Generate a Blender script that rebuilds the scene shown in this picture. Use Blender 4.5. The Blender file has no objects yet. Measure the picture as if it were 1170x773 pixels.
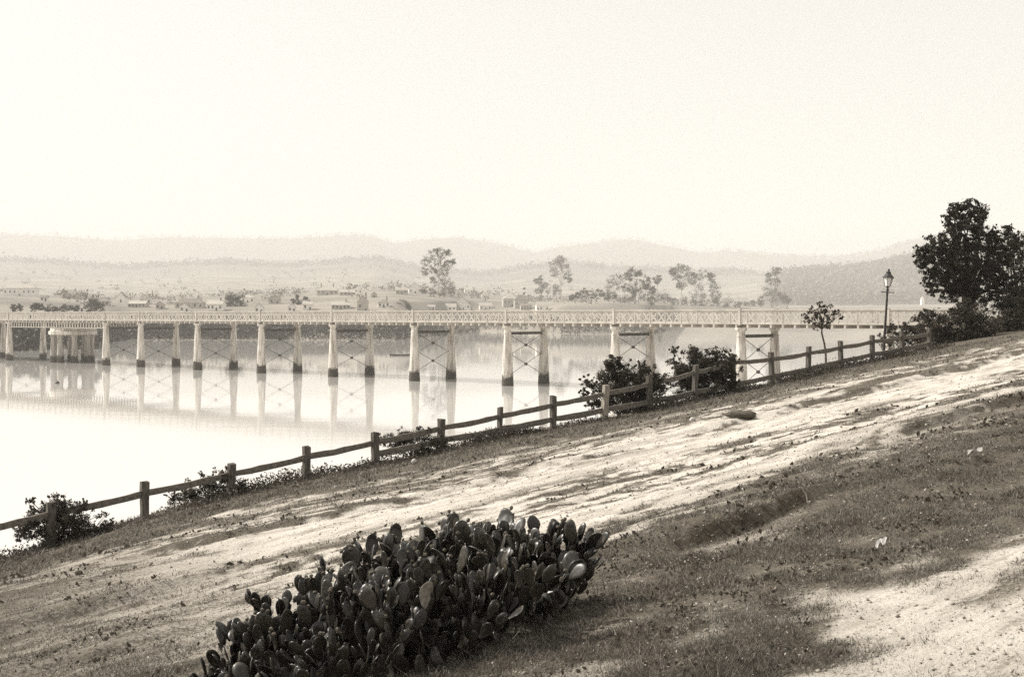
import bpy, bmesh, math, random
import numpy as np
from mathutils import Vector, Matrix

random.seed(7)
RNG = np.random.default_rng(11)
S = bpy.context.scene
HAZE = 1.6e-4; SUN_ELEV = 44; SUN_DIR = (-.92, .33); SUN_E = 4.9; SKY_K = 4.05; EXPO = 0.32
COL = S.collection

# ------------------------------------------------------------------ frame
F = 1440.0            # focal length in photo pixels (photo is 1170 wide)
HZ = 360.0            # horizon row
CAM = 13.1            # camera height above the river
EX, EY = 0.740, 0.6725        # along the fence and the track
def P(px, py, Y):
    return Vector(((px-585)/F*Y, Y, CAM-(py-HZ)/F*Y))
def st(X, Y):
    return X*EX+Y*EY, -X*EY+Y*EX
def on_t(px, t):      # point of the view column px lying on the line t = const
    u = px-585
    Y = t/(EX-EY*u/F)
    return u/F*Y, Y

# ------------------------------------------------------------------ noise
_perm = RNG.random((256, 256))
def vnoise(x, y):
    x = np.asarray(x, float); y = np.asarray(y, float)
    xi = np.floor(x).astype(int); yi = np.floor(y).astype(int)
    fx = x-xi; fy = y-yi
    fx = fx*fx*(3-2*fx); fy = fy*fy*(3-2*fy)
    a = _perm[xi & 255, yi & 255]; b = _perm[(xi+1) & 255, yi & 255]
    c = _perm[xi & 255, (yi+1) & 255]; d = _perm[(xi+1) & 255, (yi+1) & 255]
    return (a*(1-fx)+b*fx)*(1-fy)+(c*(1-fx)+d*fx)*fy
def fbm(x, y, o=4):
    r = 0; a = .5; tot = 0
    for k in range(o):
        r = r+a*vnoise(x*2**k+17.3*k, y*2**k+5.1*k); tot += a; a *= .5
    return r/tot
def sstep(a, b, x):
    t = np.clip((np.asarray(x, float)-a)/(b-a), 0, 1)
    return t*t*(3-2*t)

# ------------------------------------------------------------------ materials
def sep(v, w=1.0):
    """a photographic brown of luminance v"""
    return (v*(1+.20*w), v*(1-.03*w), v*(1-.34*w), 1)
def new_mat(name):
    m = bpy.data.materials.new(name); m.use_nodes = True
    nt = m.node_tree
    return m, nt, nt.nodes['Principled BSDF']
def mat(name, lo, hi, scale=4.0, rough=.8, w=.6, bump=0.0, stretch=(1, 1, 1), detail=5, spec=.3, coords='Object', bscale=None, objrand=0.0, bdist=.02):
    m, nt, b = new_mat(name)
    tc = nt.nodes.new('ShaderNodeTexCoord')
    mp = nt.nodes.new('ShaderNodeMapping'); mp.inputs['Scale'].default_value = stretch
    nt.links.new(tc.outputs[coords], mp.inputs['Vector'])
    n = nt.nodes.new('ShaderNodeTexNoise'); n.inputs['Scale'].default_value = scale; n.inputs['Detail'].default_value = detail
    nt.links.new(mp.outputs[0], n.inputs['Vector'])
    r = nt.nodes.new('ShaderNodeValToRGB')
    r.color_ramp.elements[0].position = .32; r.color_ramp.elements[0].color = sep(lo, w)
    r.color_ramp.elements[1].position = .68; r.color_ramp.elements[1].color = sep(hi, w)
    nt.links.new(n.outputs['Fac'], r.inputs[0])
    out = r.outputs[0]
    if objrand:
        oi = nt.nodes.new('ShaderNodeObjectInfo')
        mr = nt.nodes.new('ShaderNodeMapRange'); mr.inputs['To Min'].default_value = 1-objrand; mr.inputs['To Max'].default_value = 1+objrand
        nt.links.new(oi.outputs['Random'], mr.inputs['Value'])
        mx = nt.nodes.new('ShaderNodeVectorMath'); mx.operation = 'SCALE'
        nt.links.new(out, mx.inputs[0]); nt.links.new(mr.outputs[0], mx.inputs['Scale']); out = mx.outputs[0]
    nt.links.new(out, b.inputs['Base Color'])
    b.inputs['Roughness'].default_value = rough
    b.inputs['Specular IOR Level'].default_value = spec
    if bump:
        n2 = nt.nodes.new('ShaderNodeTexNoise'); n2.inputs['Scale'].default_value = bscale or scale*4; n2.inputs['Detail'].default_value = 4
        nt.links.new(mp.outputs[0], n2.inputs['Vector'])
        bp = nt.nodes.new('ShaderNodeBump'); bp.inputs['Strength'].default_value = bump; bp.inputs['Distance'].default_value = bdist
        nt.links.new(n2.outputs['Fac'], bp.inputs['Height']); nt.links.new(bp.outputs[0], b.inputs['Normal'])
    return m
def leaf_mat(name, lo, hi, scale=.7, trans=.25, w=.9, rough=.6, spec=.3):
    m = mat(name, lo, hi, scale, rough, w, spec=spec)
    nt = m.node_tree; b = nt.nodes['Principled BSDF']
    out = nt.nodes['Material Output']
    tr = nt.nodes.new('ShaderNodeBsdfTranslucent'); tr.inputs['Color'].default_value = sep(hi*1.3, w)
    mx = nt.nodes.new('ShaderNodeMixShader'); mx.inputs[0].default_value = trans
    nt.links.new(b.outputs[0], mx.inputs[1]); nt.links.new(tr.outputs[0], mx.inputs[2])
    nt.links.new(mx.outputs[0], out.inputs['Surface'])
    return m

M = {}
M['wood'] = mat('weathered_timber', .06, .17, 3, .85, .5, bump=.5, stretch=(6, 6, 1), bscale=14)
M['wood_pale'] = mat('pale_timber', .22, .40, 3, .85, .5, bump=.5, stretch=(6, 6, 1), bscale=14)
M['rail'] = mat('weathered_rail', .10, .22, 2.2, .85, .5, bump=.4, stretch=(1, 6, 6), bscale=10)
M['iron'] = mat('pale_painted_iron', .42, .56, .5, .55, .35, bump=.05)
M['deck'] = mat('bridge_planks', .16, .26, 1.0, .8, .5)
M['rod'] = mat('dark_iron', .07, .11, 2, .6, .5)
M['lampiron'] = mat('black_iron', .02, .035, 4, .45, .6, spec=.5)
M['bark'] = mat('bark', .05, .12, 5, .9, .7, bump=.5)
M['palebark'] = mat('pale_bark', .35, .55, .4, .9, .4)
M['leaf'] = leaf_mat('dark_leaves', .022, .06)
M['leaf_tree'] = leaf_mat('tree_leaves', .016, .045, .5, trans=.15)
M['leaf_far'] = leaf_mat('far_leaves', .035, .075, .08, trans=.12)
M['leaf_gum'] = leaf_mat('gum_leaves', .05, .10, .08, trans=.12)
M['woods'] = leaf_mat('wood_leaves', .08, .13, .01, trans=.1)
M['shore'] = leaf_mat('shore_leaves', .014, .04, .05, trans=.1)
M['grass'] = None
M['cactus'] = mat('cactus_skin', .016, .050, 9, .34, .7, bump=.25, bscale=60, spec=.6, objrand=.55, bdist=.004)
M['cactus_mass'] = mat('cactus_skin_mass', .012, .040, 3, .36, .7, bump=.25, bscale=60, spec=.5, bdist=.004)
M['cactus_fruit'] = mat('cactus_fruit', .06, .10, 9, .5, .8)
M['cactus_dead'] = mat('dry_cactus_pad', .18, .36, 6, .7, .5, bump=.3)
M['wall'] = mat('limewashed_boards', .76, .88, .3, .8, .25)
M['wall2'] = mat('grey_boards', .38, .50, .3, .8, .4)
M['roof'] = mat('shingle_roof', .16, .24, .6, .8, .5)
M['roof2'] = mat('pale_iron_roof', .34, .44, .6, .6, .4)
M['win'] = mat('window_dark', .03, .05, 1, .2, .4, spec=.6)
M['brick'] = mat('brickwork', .22, .32, 1.2, .9, .6)
M['stone'] = mat('stone', .30, .45, 3, .9, .4, bump=.6)
M['abut'] = mat('masonry', .30, .42, .8, .9, .4, bump=.3)
M['clod'] = mat('dark_clod', .05, .11, 12, .95, .7, bump=.8)
M['paper'] = mat('paper', .42, .55, 4, .7, .2)
M['hull'] = mat('tarred_hull', .05, .09, 2, .6, .6)
M['hull_pale'] = mat('pale_hull', .5, .6, 1, .6, .3)

# columns: painted iron with a dark tide-stained foot
def column_mat(name='column_iron', lo=.27, hi=.72):
    m, nt, b = new_mat(name)
    g = nt.nodes.new('ShaderNodeNewGeometry'); sx = nt.nodes.new('ShaderNodeSeparateXYZ')
    nt.links.new(g.outputs['Position'], sx.inputs[0])
    n = nt.nodes.new('ShaderNodeTexNoise'); n.inputs['Scale'].default_value = .9; n.inputs['Detail'].default_value = 6
    nt.links.new(g.outputs['Position'], n.inputs['Vector'])
    ad = nt.nodes.new('ShaderNodeMath'); ad.operation = 'MULTIPLY_ADD'; ad.inputs[1].default_value = -2.4
    nt.links.new(n.outputs['Fac'], ad.inputs[0]); nt.links.new(sx.outputs['Z'], ad.inputs[2])
    mr = nt.nodes.new('ShaderNodeMapRange'); mr.inputs['From Min'].default_value = .35; mr.inputs['From Max'].default_value = .95
    nt.links.new(ad.outputs[0], mr.inputs['Value'])
    mp = nt.nodes.new('ShaderNodeMapping'); mp.inputs['Scale'].default_value = (3, 3, .35)
    nt.links.new(g.outputs['Position'], mp.inputs['Vector'])
    n2 = nt.nodes.new('ShaderNodeTexNoise'); n2.inputs['Scale'].default_value = .8; n2.inputs['Detail'].default_value = 5
    nt.links.new(mp.outputs[0], n2.inputs['Vector'])
    r = nt.nodes.new('ShaderNodeValToRGB')
    r.color_ramp.elements[0].position = .3; r.color_ramp.elements[0].color = sep(lo, .55)
    r.color_ramp.elements[1].position = .6; r.color_ramp.elements[1].color = sep(hi, .3)
    nt.links.new(n2.outputs['Fac'], r.inputs[0])
    mx = nt.nodes.new('ShaderNodeMix'); mx.data_type = 'RGBA'
    mx.inputs['A'].default_value = sep(.05, .8)
    nt.links.new(r.outputs[0], mx.inputs['B']); nt.links.new(mr.outputs[0], mx.inputs['Factor'])
    nt.links.new(mx.outputs['Result'], b.inputs['Base Color'])
    b.inputs['Roughness'].default_value = .7
    return m
M['column'] = column_mat()
M['pivot_column'] = column_mat('pivot_column_iron', .16, .40)
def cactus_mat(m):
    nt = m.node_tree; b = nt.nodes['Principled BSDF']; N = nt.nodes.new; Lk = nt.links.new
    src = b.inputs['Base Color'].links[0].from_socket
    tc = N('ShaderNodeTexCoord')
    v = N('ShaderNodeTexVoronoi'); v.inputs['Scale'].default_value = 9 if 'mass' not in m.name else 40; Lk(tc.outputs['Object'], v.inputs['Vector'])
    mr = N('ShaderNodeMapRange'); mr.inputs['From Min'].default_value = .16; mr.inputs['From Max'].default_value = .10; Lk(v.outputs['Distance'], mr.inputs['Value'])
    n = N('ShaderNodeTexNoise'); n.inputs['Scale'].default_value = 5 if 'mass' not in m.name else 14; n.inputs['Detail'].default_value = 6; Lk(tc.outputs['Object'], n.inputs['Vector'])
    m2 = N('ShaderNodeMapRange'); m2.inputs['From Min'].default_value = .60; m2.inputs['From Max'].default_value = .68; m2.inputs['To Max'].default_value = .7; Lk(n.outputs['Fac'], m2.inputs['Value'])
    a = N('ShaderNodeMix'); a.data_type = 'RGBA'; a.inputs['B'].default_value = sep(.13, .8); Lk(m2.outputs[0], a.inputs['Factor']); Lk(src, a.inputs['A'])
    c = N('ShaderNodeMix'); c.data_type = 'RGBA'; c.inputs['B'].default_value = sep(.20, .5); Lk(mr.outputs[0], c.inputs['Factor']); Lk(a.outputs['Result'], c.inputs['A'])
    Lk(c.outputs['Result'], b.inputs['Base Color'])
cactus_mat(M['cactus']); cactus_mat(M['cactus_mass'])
def glass_mat():
    m, nt, b = new_mat('frosted_glass')
    b.inputs['Base Color'].default_value = (1, .985, .95, 1); b.inputs['Roughness'].default_value = .3
    b.inputs['Transmission Weight'].default_value = .15
    return m
M['glass'] = glass_mat()

# ------------------------------------------------------------------ object helpers
def tag(o, label=None, cat=None, group=None, kind=None):
    if label: o['label'] = label
    if cat: o['category'] = cat
    if group: o['group'] = group
    if kind: o['kind'] = kind
    return o
def thing(name, loc, label, cat, group=None, rz=0.0):
    o = bpy.data.objects.new(name, None); COL.objects.link(o)
    o.location = loc; o.rotation_euler = (0, 0, rz)
    return tag(o, label, cat, group)
def link(name, me, m=None, parent=None):
    o = bpy.data.objects.new(name, me); COL.objects.link(o)
    if m is not None and not me.materials: me.materials.append(m)
    if parent is not None: o.parent = parent
    return o
def np_mesh(name, V, Fc, smooth=False):
    """V (n,3), Fc (m,k) all faces of k corners"""
    V = np.ascontiguousarray(V, dtype=np.float32); Fc = np.ascontiguousarray(Fc, dtype=np.int32)
    me = bpy.data.meshes.new(name)
    me.vertices.add(len(V)); me.vertices.foreach_set('co', V.ravel())
    m, k = Fc.shape
    me.loops.add(m*k); me.loops.foreach_set('vertex_index', Fc.ravel())
    me.polygons.add(m)
    me.polygons.foreach_set('loop_start', np.arange(0, m*k, k, dtype=np.int32))
    me.polygons.foreach_set('loop_total', np.full(m, k, dtype=np.int32))
    if smooth: me.polygons.foreach_set('use_smooth', np.ones(m, dtype=bool))
    me.update(calc_edges=True); me.validate()
    return me
class MB:
    """collects boxes, bars, tubes, lathes; one mesh object at build()"""
    def __init__(s): s.v = []; s.f = []; s.sm = False
    def add(s, vs, fs):
        b = len(s.v); s.v += [tuple(v) for v in vs]; s.f += [tuple(i+b for i in f) for f in fs]; return s
    def box(s, c, d, rz=0.0):
        x, y, z = d[0]/2, d[1]/2, d[2]/2; cs, sn = math.cos(rz), math.sin(rz)
        vs = []
        for (a, b_, e) in ((-x,-y,-z),(x,-y,-z),(x,y,-z),(-x,y,-z),(-x,-y,z),(x,-y,z),(x,y,z),(-x,y,z)):
            vs.append((c[0]+a*cs-b_*sn, c[1]+a*sn+b_*cs, c[2]+e))
        return s.add(vs, [(0,3,2,1),(4,5,6,7),(0,1,5,4),(1,2,6,5),(2,3,7,6),(3,0,4,7)])
    def bar(s, a, b, w, h, side=None):
        """rectangular bar from a to b; w along side, h across"""
        a = Vector(a); b = Vector(b); d = (b-a).normalized()
        sd = Vector(side) if side is not None else (Vector((0, 0, 1)).cross(d) if abs(d.z) < .95 else Vector((1, 0, 0)))
        sd = (sd-d*sd.dot(d)).normalized(); up = d.cross(sd)
        vs = []
        for p in (a, b):
            for (i, j) in ((-1,-1),(1,-1),(1,1),(-1,1)): vs.append(p+sd*(i*w/2)+up*(j*h/2))
        return s.add(vs, [(0,3,2,1),(4,5,6,7),(0,1,5,4),(1,2,6,5),(2,3,7,6),(3,0,4,7)])
    def tube(s, pts, rad, n=7):
        pts = [Vector(p) for p in pts]; rings = []
        ref = Vector((.31, .82, .47))
        for i, p in enumerate(pts):
            d = (pts[min(i+1, len(pts)-1)]-pts[max(i-1, 0)]).normalized()
            a = d.cross(ref)
            if a.length < .05: a = d.cross(Vector((1, 0, 0)))
            a.normalize(); b = d.cross(a)
            r = rad[i] if hasattr(rad, '__len__') else rad
            rings.append([p+a*(r*math.cos(2*math.pi*k/n))+b*(r*math.sin(2*math.pi*k/n)) for k in range(n)])
        vs = [v for r in rings for v in r]; fs = []
        for i in range(len(pts)-1):
            for k in range(n):
                fs.append((i*n+k, i*n+(k+1) % n, (i+1)*n+(k+1) % n, (i+1)*n+k))
        fs.append(tuple(range(n))[::-1]); fs.append(tuple((len(pts)-1)*n+k for k in range(n)))
        return s.add(vs, fs)
    def lathe(s, prof, c=(0, 0, 0), n=20):
        vs = []; fs = []
        for (r, z) in prof:
            for k in range(n):
                vs.append((c[0]+r*math.cos(2*math.pi*k/n), c[1]+r*math.sin(2*math.pi*k/n), c[2]+z))
        for i in range(len(prof)-1):
            for k in range(n): fs.append((i*n+k, i*n+(k+1) % n, (i+1)*n+(k+1) % n, (i+1)*n+k))
        fs.append(tuple(range(n))[::-1]); fs.append(tuple((len(prof)-1)*n+k for k in range(n)))
        return s.add(vs, fs)
    def mesh(s, name, smooth=False):
        me = bpy.data.meshes.new(name); me.from_pydata(s.v, [], s.f); me.update()
        if smooth:
            me.polygons.foreach_set('use_smooth', [True]*len(me.polygons))
            try: me.set_sharp_from_angle(angle=math.radians(40))
            except Exception: pass
        return me
    def build(s, name, m, parent=None, smooth=False):
        return link(name, s.mesh(name, smooth), m, parent)

def leaf_quads(C, L, ratio=.45, rng=RNG, droop=0.0):
    """rhombic leaves at the points C, of length L"""
    n = len(C); L = np.broadcast_to(L, (n,)).astype(float)
    a = rng.normal(size=(n, 3)); a[:, 2] -= droop; a /= np.linalg.norm(a, axis=1)[:, None]
    b = np.cross(a, rng.normal(size=(n, 3))); b /= np.linalg.norm(b, axis=1)[:, None]+1e-9
    c = np.cross(a, b)
    A = a*(L*.5)[:, None]; B = b*(L*.5*ratio)[:, None]; K = c*(L*.10)[:, None]
    V = np.empty((n, 4, 3)); V[:, 0] = C-A; V[:, 1] = C+B+K; V[:, 2] = C+A; V[:, 3] = C-B+K
    return V.reshape(-1, 3), np.arange(4*n).reshape(n, 4)
def clump_points(blobs, per, sub=14, tight=.30, rng=RNG, flat=1.0):
    """points gathered into sub-clumps through the blobs' volume: (x, y, z, r)"""
    out = []
    for (x, y, z, r) in blobs:
        k = max(3, int(sub)); m = max(2, int(per*r*r)//k)
        d = rng.normal(size=(k, 3)); d /= np.linalg.norm(d, axis=1)[:, None]
        rr = r*rng.uniform(.25, 1.0, k)**.6
        cc = np.array([x, y, z])+d*rr[:, None]*np.array([1, 1, flat])
        for c in cc:
            q = rng.normal(size=(m, 3))*r*tight*np.array([1, 1, .75])*rng.uniform(.6, 1.2)
            out.append(c+q*.62)
    return np.concatenate(out)

# ------------------------------------------------------------------ near ground
def bank_edge(s):
    return 32.3+.55*np.maximum(0, s-56)+.35*np.sin(s*.7)
def ground_z(X, Y, fine=True):
    X = np.asarray(X, float); Y = np.asarray(Y, float)
    s, t = st(X, Y)
    z = CAM-2.2+.164*X-.046*Y
    z = np.where(s > 110, np.minimum(z, 12.3), z)
    # long swells and the worn hollow of the track
    z = z+.28*(fbm(s*.11, t*.22, 3)-.5)-.20*np.exp(-((t-15)/4.5)**2)
    # low ledges facing the near side
    def ledge(t0, h, s0, s1, w, fade):
        tt = t0+.35*(fbm(s*.45+t0, s*0+2.0, 3)-.5)*2
        a = sstep(tt-w, tt, t)*(1-sstep(tt, tt+fade, t))
        return h*a*sstep(s0-1.6, s0+.8, s)*(1-sstep(s1-.8, s1+1.8, s))
    z = z+ledge(9.25, .21, 11.3, 13.7, .20, 3.0)
    z = z+ledge(12.3, .13, 20.5, 26.0, .22, 3.0)
    z = z+ledge(20.6, .11, 10.0, 70.0, .25, 6.0)
    z = z+ledge(17.2, .16, -4.0, 9.0, .25, 2.2)
    z = z+ledge(13.6, .12, 2.0, 7.0, .35, 1.6)
    z = z+ledge(8.2, .12, 13.0, 18.0, .4, 2.0)
    z = z-.55*(1-sstep(8, 17, s))*sstep(21, 29, t)
    e = bank_edge(s)
    z = z-np.maximum(0, t-e)*.95-.35*sstep(e-.5, e+.6, t)
    if fine:
        z = z+.075*(fbm(X*1.7, Y*1.7, 4)-.5)+.06*(fbm(s*.8, t*3.2, 3)-.5)+.035*(fbm(X*6, Y*6, 3)-.5)
    return np.maximum(z, -2.5)
def grassiness(X, Y):
    """0 bare trodden earth .. 1 turf"""
    s, t = st(X, Y)
    wob = 2*(fbm(s*.22, t*.22+9, 4)-.5)
    w2 = 2*(fbm(s*.9+7, t*1.4+2, 4)-.5)
    tx = .5*fbm(X*2.2+3, Y*2.2+8, 4)+.5*fbm(X*.7+13, Y*.7+8, 3)          # tufty wear
    fine = fbm(s*1.3+5, t*4.6, 4); streak = fbm(s*.34, t*1.9, 4); mot = fbm(X*5+1, Y*5+4, 3)
    mid = sstep(4.2, 6.0, t+1.1*wob+1.6*w2)*(1-sstep(8.6, 12.8, t+1.6*wob+1.5*w2-.13*(s-8)))
    g_mid = mid*np.clip(.38+2.2*(tx-.30), .40, 1.0)
    g_left = .62*(1-sstep(1, 9, s-.25*t))*(.55+.9*fine)
    g_verge = sstep(20.2, 22.6, t+.8*wob+.8*w2-.03*(s-20))*np.clip(.20+.75*sstep(25, 29, t)+1.9*(tx-.42), .12, 1)
    tracks = (1-.85*np.exp(-((t-18.6+.8*wob)/1.1)**2))*(1-.8*np.exp(-((t-13.2+.8*wob)/.8)**2))
    g_streak = .80*sstep(.42, .60, .40*streak+.35*fine+.25*mot)*tracks
    g_near = .55*sstep(.56, .70, .4*tx+.6*fine)
    base = np.maximum(np.maximum(g_mid, g_verge), g_left)
    base = np.maximum(base, np.where(t > 7, g_streak, g_near))
    return np.clip(base, 0, 1)

def axis(segs):
    out = []
    for a, b, d in segs: out += list(np.arange(a, b, d))
    return np.array(out+[segs[-1][1]])
gx = axis([(-220, -60, 8), (-60, -16, .8), (-16, -6, .22), (-6, 9, .085), (9, 22, .13), (22, 60, .5), (60, 260, 6)])
gy = axis([(-60, -6, 4), (-6, 5, .5), (5, 18, .085), (18, 40, .13), (40, 62, .3), (62, 110, 1.2), (110, 230, 5)])
GX, GY = np.meshgrid(gx, gy)
GZ = ground_z(GX, GY)
nx, ny = len(gx), len(gy)
idx = np.arange(nx*ny).reshape(ny, nx)
quads = np.stack([idx[:-1, :-1], idx[:-1, 1:], idx[1:, 1:], idx[1:, :-1]], -1).reshape(-1, 4)
keep = (GZ.ravel()[quads] > -2.4).any(1)
gme = np_mesh('ground', np.stack([GX, GY, GZ], -1).reshape(-1, 3), quads[keep], smooth=True)
att = gme.attributes.new('turf', 'FLOAT', 'POINT')
gr = grassiness(GX, GY)
_s, _t = st(GX, GY)
gr = np.where(_t > bank_edge(_s), 1.0, gr)
att.data.foreach_set('value', gr.ravel().astype(np.float32))
def shaded_earth(s, t):  # dark earth on the ledge faces, with their shade painted into the colour
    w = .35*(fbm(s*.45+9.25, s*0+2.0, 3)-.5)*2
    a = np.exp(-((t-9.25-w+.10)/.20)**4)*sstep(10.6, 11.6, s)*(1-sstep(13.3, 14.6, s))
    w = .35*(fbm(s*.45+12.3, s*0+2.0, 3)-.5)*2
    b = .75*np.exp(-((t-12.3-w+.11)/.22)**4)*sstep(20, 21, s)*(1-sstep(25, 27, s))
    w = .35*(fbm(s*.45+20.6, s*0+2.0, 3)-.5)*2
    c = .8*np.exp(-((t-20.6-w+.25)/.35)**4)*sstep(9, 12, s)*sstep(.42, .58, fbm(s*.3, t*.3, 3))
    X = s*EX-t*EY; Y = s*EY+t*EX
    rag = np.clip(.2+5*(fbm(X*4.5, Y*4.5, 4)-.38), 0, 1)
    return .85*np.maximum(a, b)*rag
at2 = gme.attributes.new('shaded_earth', 'FLOAT', 'POINT'); at2.data.foreach_set('value', shaded_earth(_s, _t).ravel().astype(np.float32))
def ground_mat():
    m, nt, b = new_mat('earth_and_turf')
    N = nt.nodes.new; Lk = nt.links.new
    tc = N('ShaderNodeTexCoord')
    at = N('ShaderNodeAttribute'); at.attribute_name = 'turf'
    mp = N('ShaderNodeMapping'); mp.vector_type = 'TEXTURE'
    mp.inputs['Rotation'].default_value = (0, 0, math.atan2(EY, EX)); mp.inputs['Scale'].default_value = (2.6, .55, 1)
    Lk(tc.outputs['Object'], mp.inputs['Vector'])
    n1 = N('ShaderNodeTexNoise'); n1.inputs['Scale'].default_value = 2.0; n1.inputs['Detail'].default_value = 8; n1.inputs['Roughness'].default_value = .65
    Lk(mp.outputs[0], n1.inputs['Vector'])
    n2 = N('ShaderNodeTexNoise'); n2.inputs['Scale'].default_value = 22; n2.inputs['Detail'].default_value = 6; n2.inputs['Roughness'].default_value = .7
    Lk(tc.outputs['Object'], n2.inputs['Vector'])
    n3 = N('ShaderNodeTexNoise'); n3.inputs['Scale'].default_value = 1.2; n3.inputs['Detail'].default_value = 7
    Lk(tc.outputs['Object'], n3.inputs['Vector'])
    # turf mask broken up by noise
    a1 = N('ShaderNodeMath'); a1.operation = 'MULTIPLY_ADD'; a1.inputs[1].default_value = 1.1; a1.inputs[2].default_value = -.55
    Lk(n1.outputs['Fac'], a1.inputs[0])
    a1b = N('ShaderNodeMath'); a1b.operation = 'MULTIPLY_ADD'; a1b.inputs[1].default_value = 1.7; a1b.inputs[2].default_value = -.85
    Lk(n2.outputs['Fac'], a1b.inputs[0])
    a2 = N('ShaderNodeMath'); Lk(a1.outputs[0], a2.inputs[0]); Lk(a1b.outputs[0], a2.inputs[1])
    a3 = N('ShaderNodeMath'); Lk(a2.outputs[0], a3.inputs[0]); Lk(at.outputs['Fac'], a3.inputs[1])
    ms = N('ShaderNodeMapRange'); ms.inputs['From Min'].default_value = .10; ms.inputs['From Max'].default_value = .60
    Lk(a3.outputs[0], ms.inputs['Value'])
    r1 = N('ShaderNodeValToRGB')
    r1.color_ramp.elements[0].position = .36; r1.color_ramp.elements[0].color = sep(.22, .6)
    r1.color_ramp.elements[1].position = .56; r1.color_ramp.elements[1].color = sep(.68, .35)
    ad = N('ShaderNodeMath'); ad.operation = 'MULTIPLY_ADD'; ad.inputs[1].default_value = .45; Lk(n2.outputs['Fac'], ad.inputs[0])
    sc_ = N('ShaderNodeMath'); sc_.operation = 'MULTIPLY'; sc_.inputs[1].default_value = .55; Lk(n1.outputs['Fac'], sc_.inputs[0])
    Lk(sc_.outputs[0], ad.inputs[2]); Lk(ad.outputs[0], r1.inputs[0])
    r2 = N('ShaderNodeValToRGB')
    r2.color_ramp.elements[0].position = .3; r2.color_ramp.elements[0].color = sep(.055, .8)
    r2.color_ramp.elements[1].position = .7; r2.color_ramp.elements[1].color = sep(.16, .6)
    Lk(n2.outputs['Fac'], r2.inputs[0])
    mx = N('ShaderNodeMix'); mx.data_type = 'RGBA'
    Lk(ms.outputs[0], mx.inputs['Factor']); Lk(r1.outputs[0], mx.inputs['A']); Lk(r2.outputs[0], mx.inputs['B'])
    al = N('ShaderNodeAttribute'); al.attribute_name = 'shaded_earth'
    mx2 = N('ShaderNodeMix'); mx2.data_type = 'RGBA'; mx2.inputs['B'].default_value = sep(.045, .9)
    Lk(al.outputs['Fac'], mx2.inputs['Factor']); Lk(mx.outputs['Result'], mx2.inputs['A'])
    Lk(mx2.outputs['Result'], b.inputs['Base Color'])
    b.inputs['Roughness'].default_value = .95; b.inputs['Specular IOR Level'].default_value = .1
    bp = N('ShaderNodeBump'); bp.inputs['Strength'].default_value = .8; bp.inputs['Distance'].default_value = .05
    sm = N('ShaderNodeMath'); Lk(n2.outputs['Fac'], sm.inputs[0]); Lk(n1.outputs['Fac'], sm.inputs[1])
    Lk(sm.outputs[0], bp.inputs['Height']); Lk(bp.outputs[0], b.inputs['Normal'])
    return m
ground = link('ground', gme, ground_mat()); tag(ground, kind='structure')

# ------------------------------------------------------------------ turf blades
def blades(X, Y, h, w, lean=1.1):
    n = len(X); Z = ground_z(X, Y)-.015
    ang = RNG.uniform(0, 2*math.pi, n); la = RNG.uniform(0, 2*math.pi, n); ll = np.abs(RNG.normal(0, lean, n))*h
    dx = np.cos(ang)*w; dy = np.sin(ang)*w
    V = np.empty((n, 3, 3))
    V[:, 0] = np.stack([X-dx, Y-dy, Z], 1); V[:, 1] = np.stack([X+dx, Y+dy, Z], 1)
    V[:, 2] = np.stack([X+np.cos(la)*ll, Y+np.sin(la)*ll, Z+h], 1)
    return V.reshape(-1, 3)
def scatter(n, y0, y1, power=1.6):
    """points over the visible wedge of ground, denser close by"""
    k = RNG.random(n); e = 1-power
    Y = (y0**e+k*(y1**e-y0**e))**(1/e)
    X = RNG.uniform(-.50, .50, n)*Y
    return X, Y
X, Y = scatter(900000, 5.5, 60)
g = grassiness(X, Y); s_, t_ = st(X, Y)
g = np.where(fbm(X*3.1, Y*3.1, 3) > .60, g*.4, g)
ok = (RNG.random(len(X)) < np.clip((g-.08)*1.15, 0, 1)) & (t_ < bank_edge(s_)+2.5)
X, Y, g, s_, t_ = X[ok], Y[ok], g[ok], s_[ok], t_[ok]
tall = sstep(22, 30, t_)
h = RNG.uniform(.02, .07, len(X))*(.35+.9*g)*(1+.7*tall)*(.3+1.5*fbm(X*1.1, Y*1.1, 3))
h = np.where(RNG.random(len(X)) < .012, h*2.0, h)
V = blades(X, Y, h, np.maximum(.0035, .00042*Y)*RNG.uniform(.6, 1.4, len(X)))
def grass_mat():
    m = leaf_mat('turf_blades', .045, .30, 34, trans=.2, w=.55, rough=.5)
    for n_ in m.node_tree.nodes:
        if n_.type == 'VALTORGB':
            n_.color_ramp.elements[0].position = .36; n_.color_ramp.elements[1].position = .66
            e = n_.color_ramp.elements.new(.52); e.color = sep(.12, .6)
        if n_.type == 'BSDF_TRANSLUCENT': n_.inputs['Color'].default_value = sep(.16, .5)
    return m
gm = np_mesh('grass', V, np.arange(len(V)).reshape(-1, 3))
o = link('grass', gm, grass_mat()); tag(o, 'short rough turf on the bank and the verge', 'grass', kind='stuff')

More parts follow.
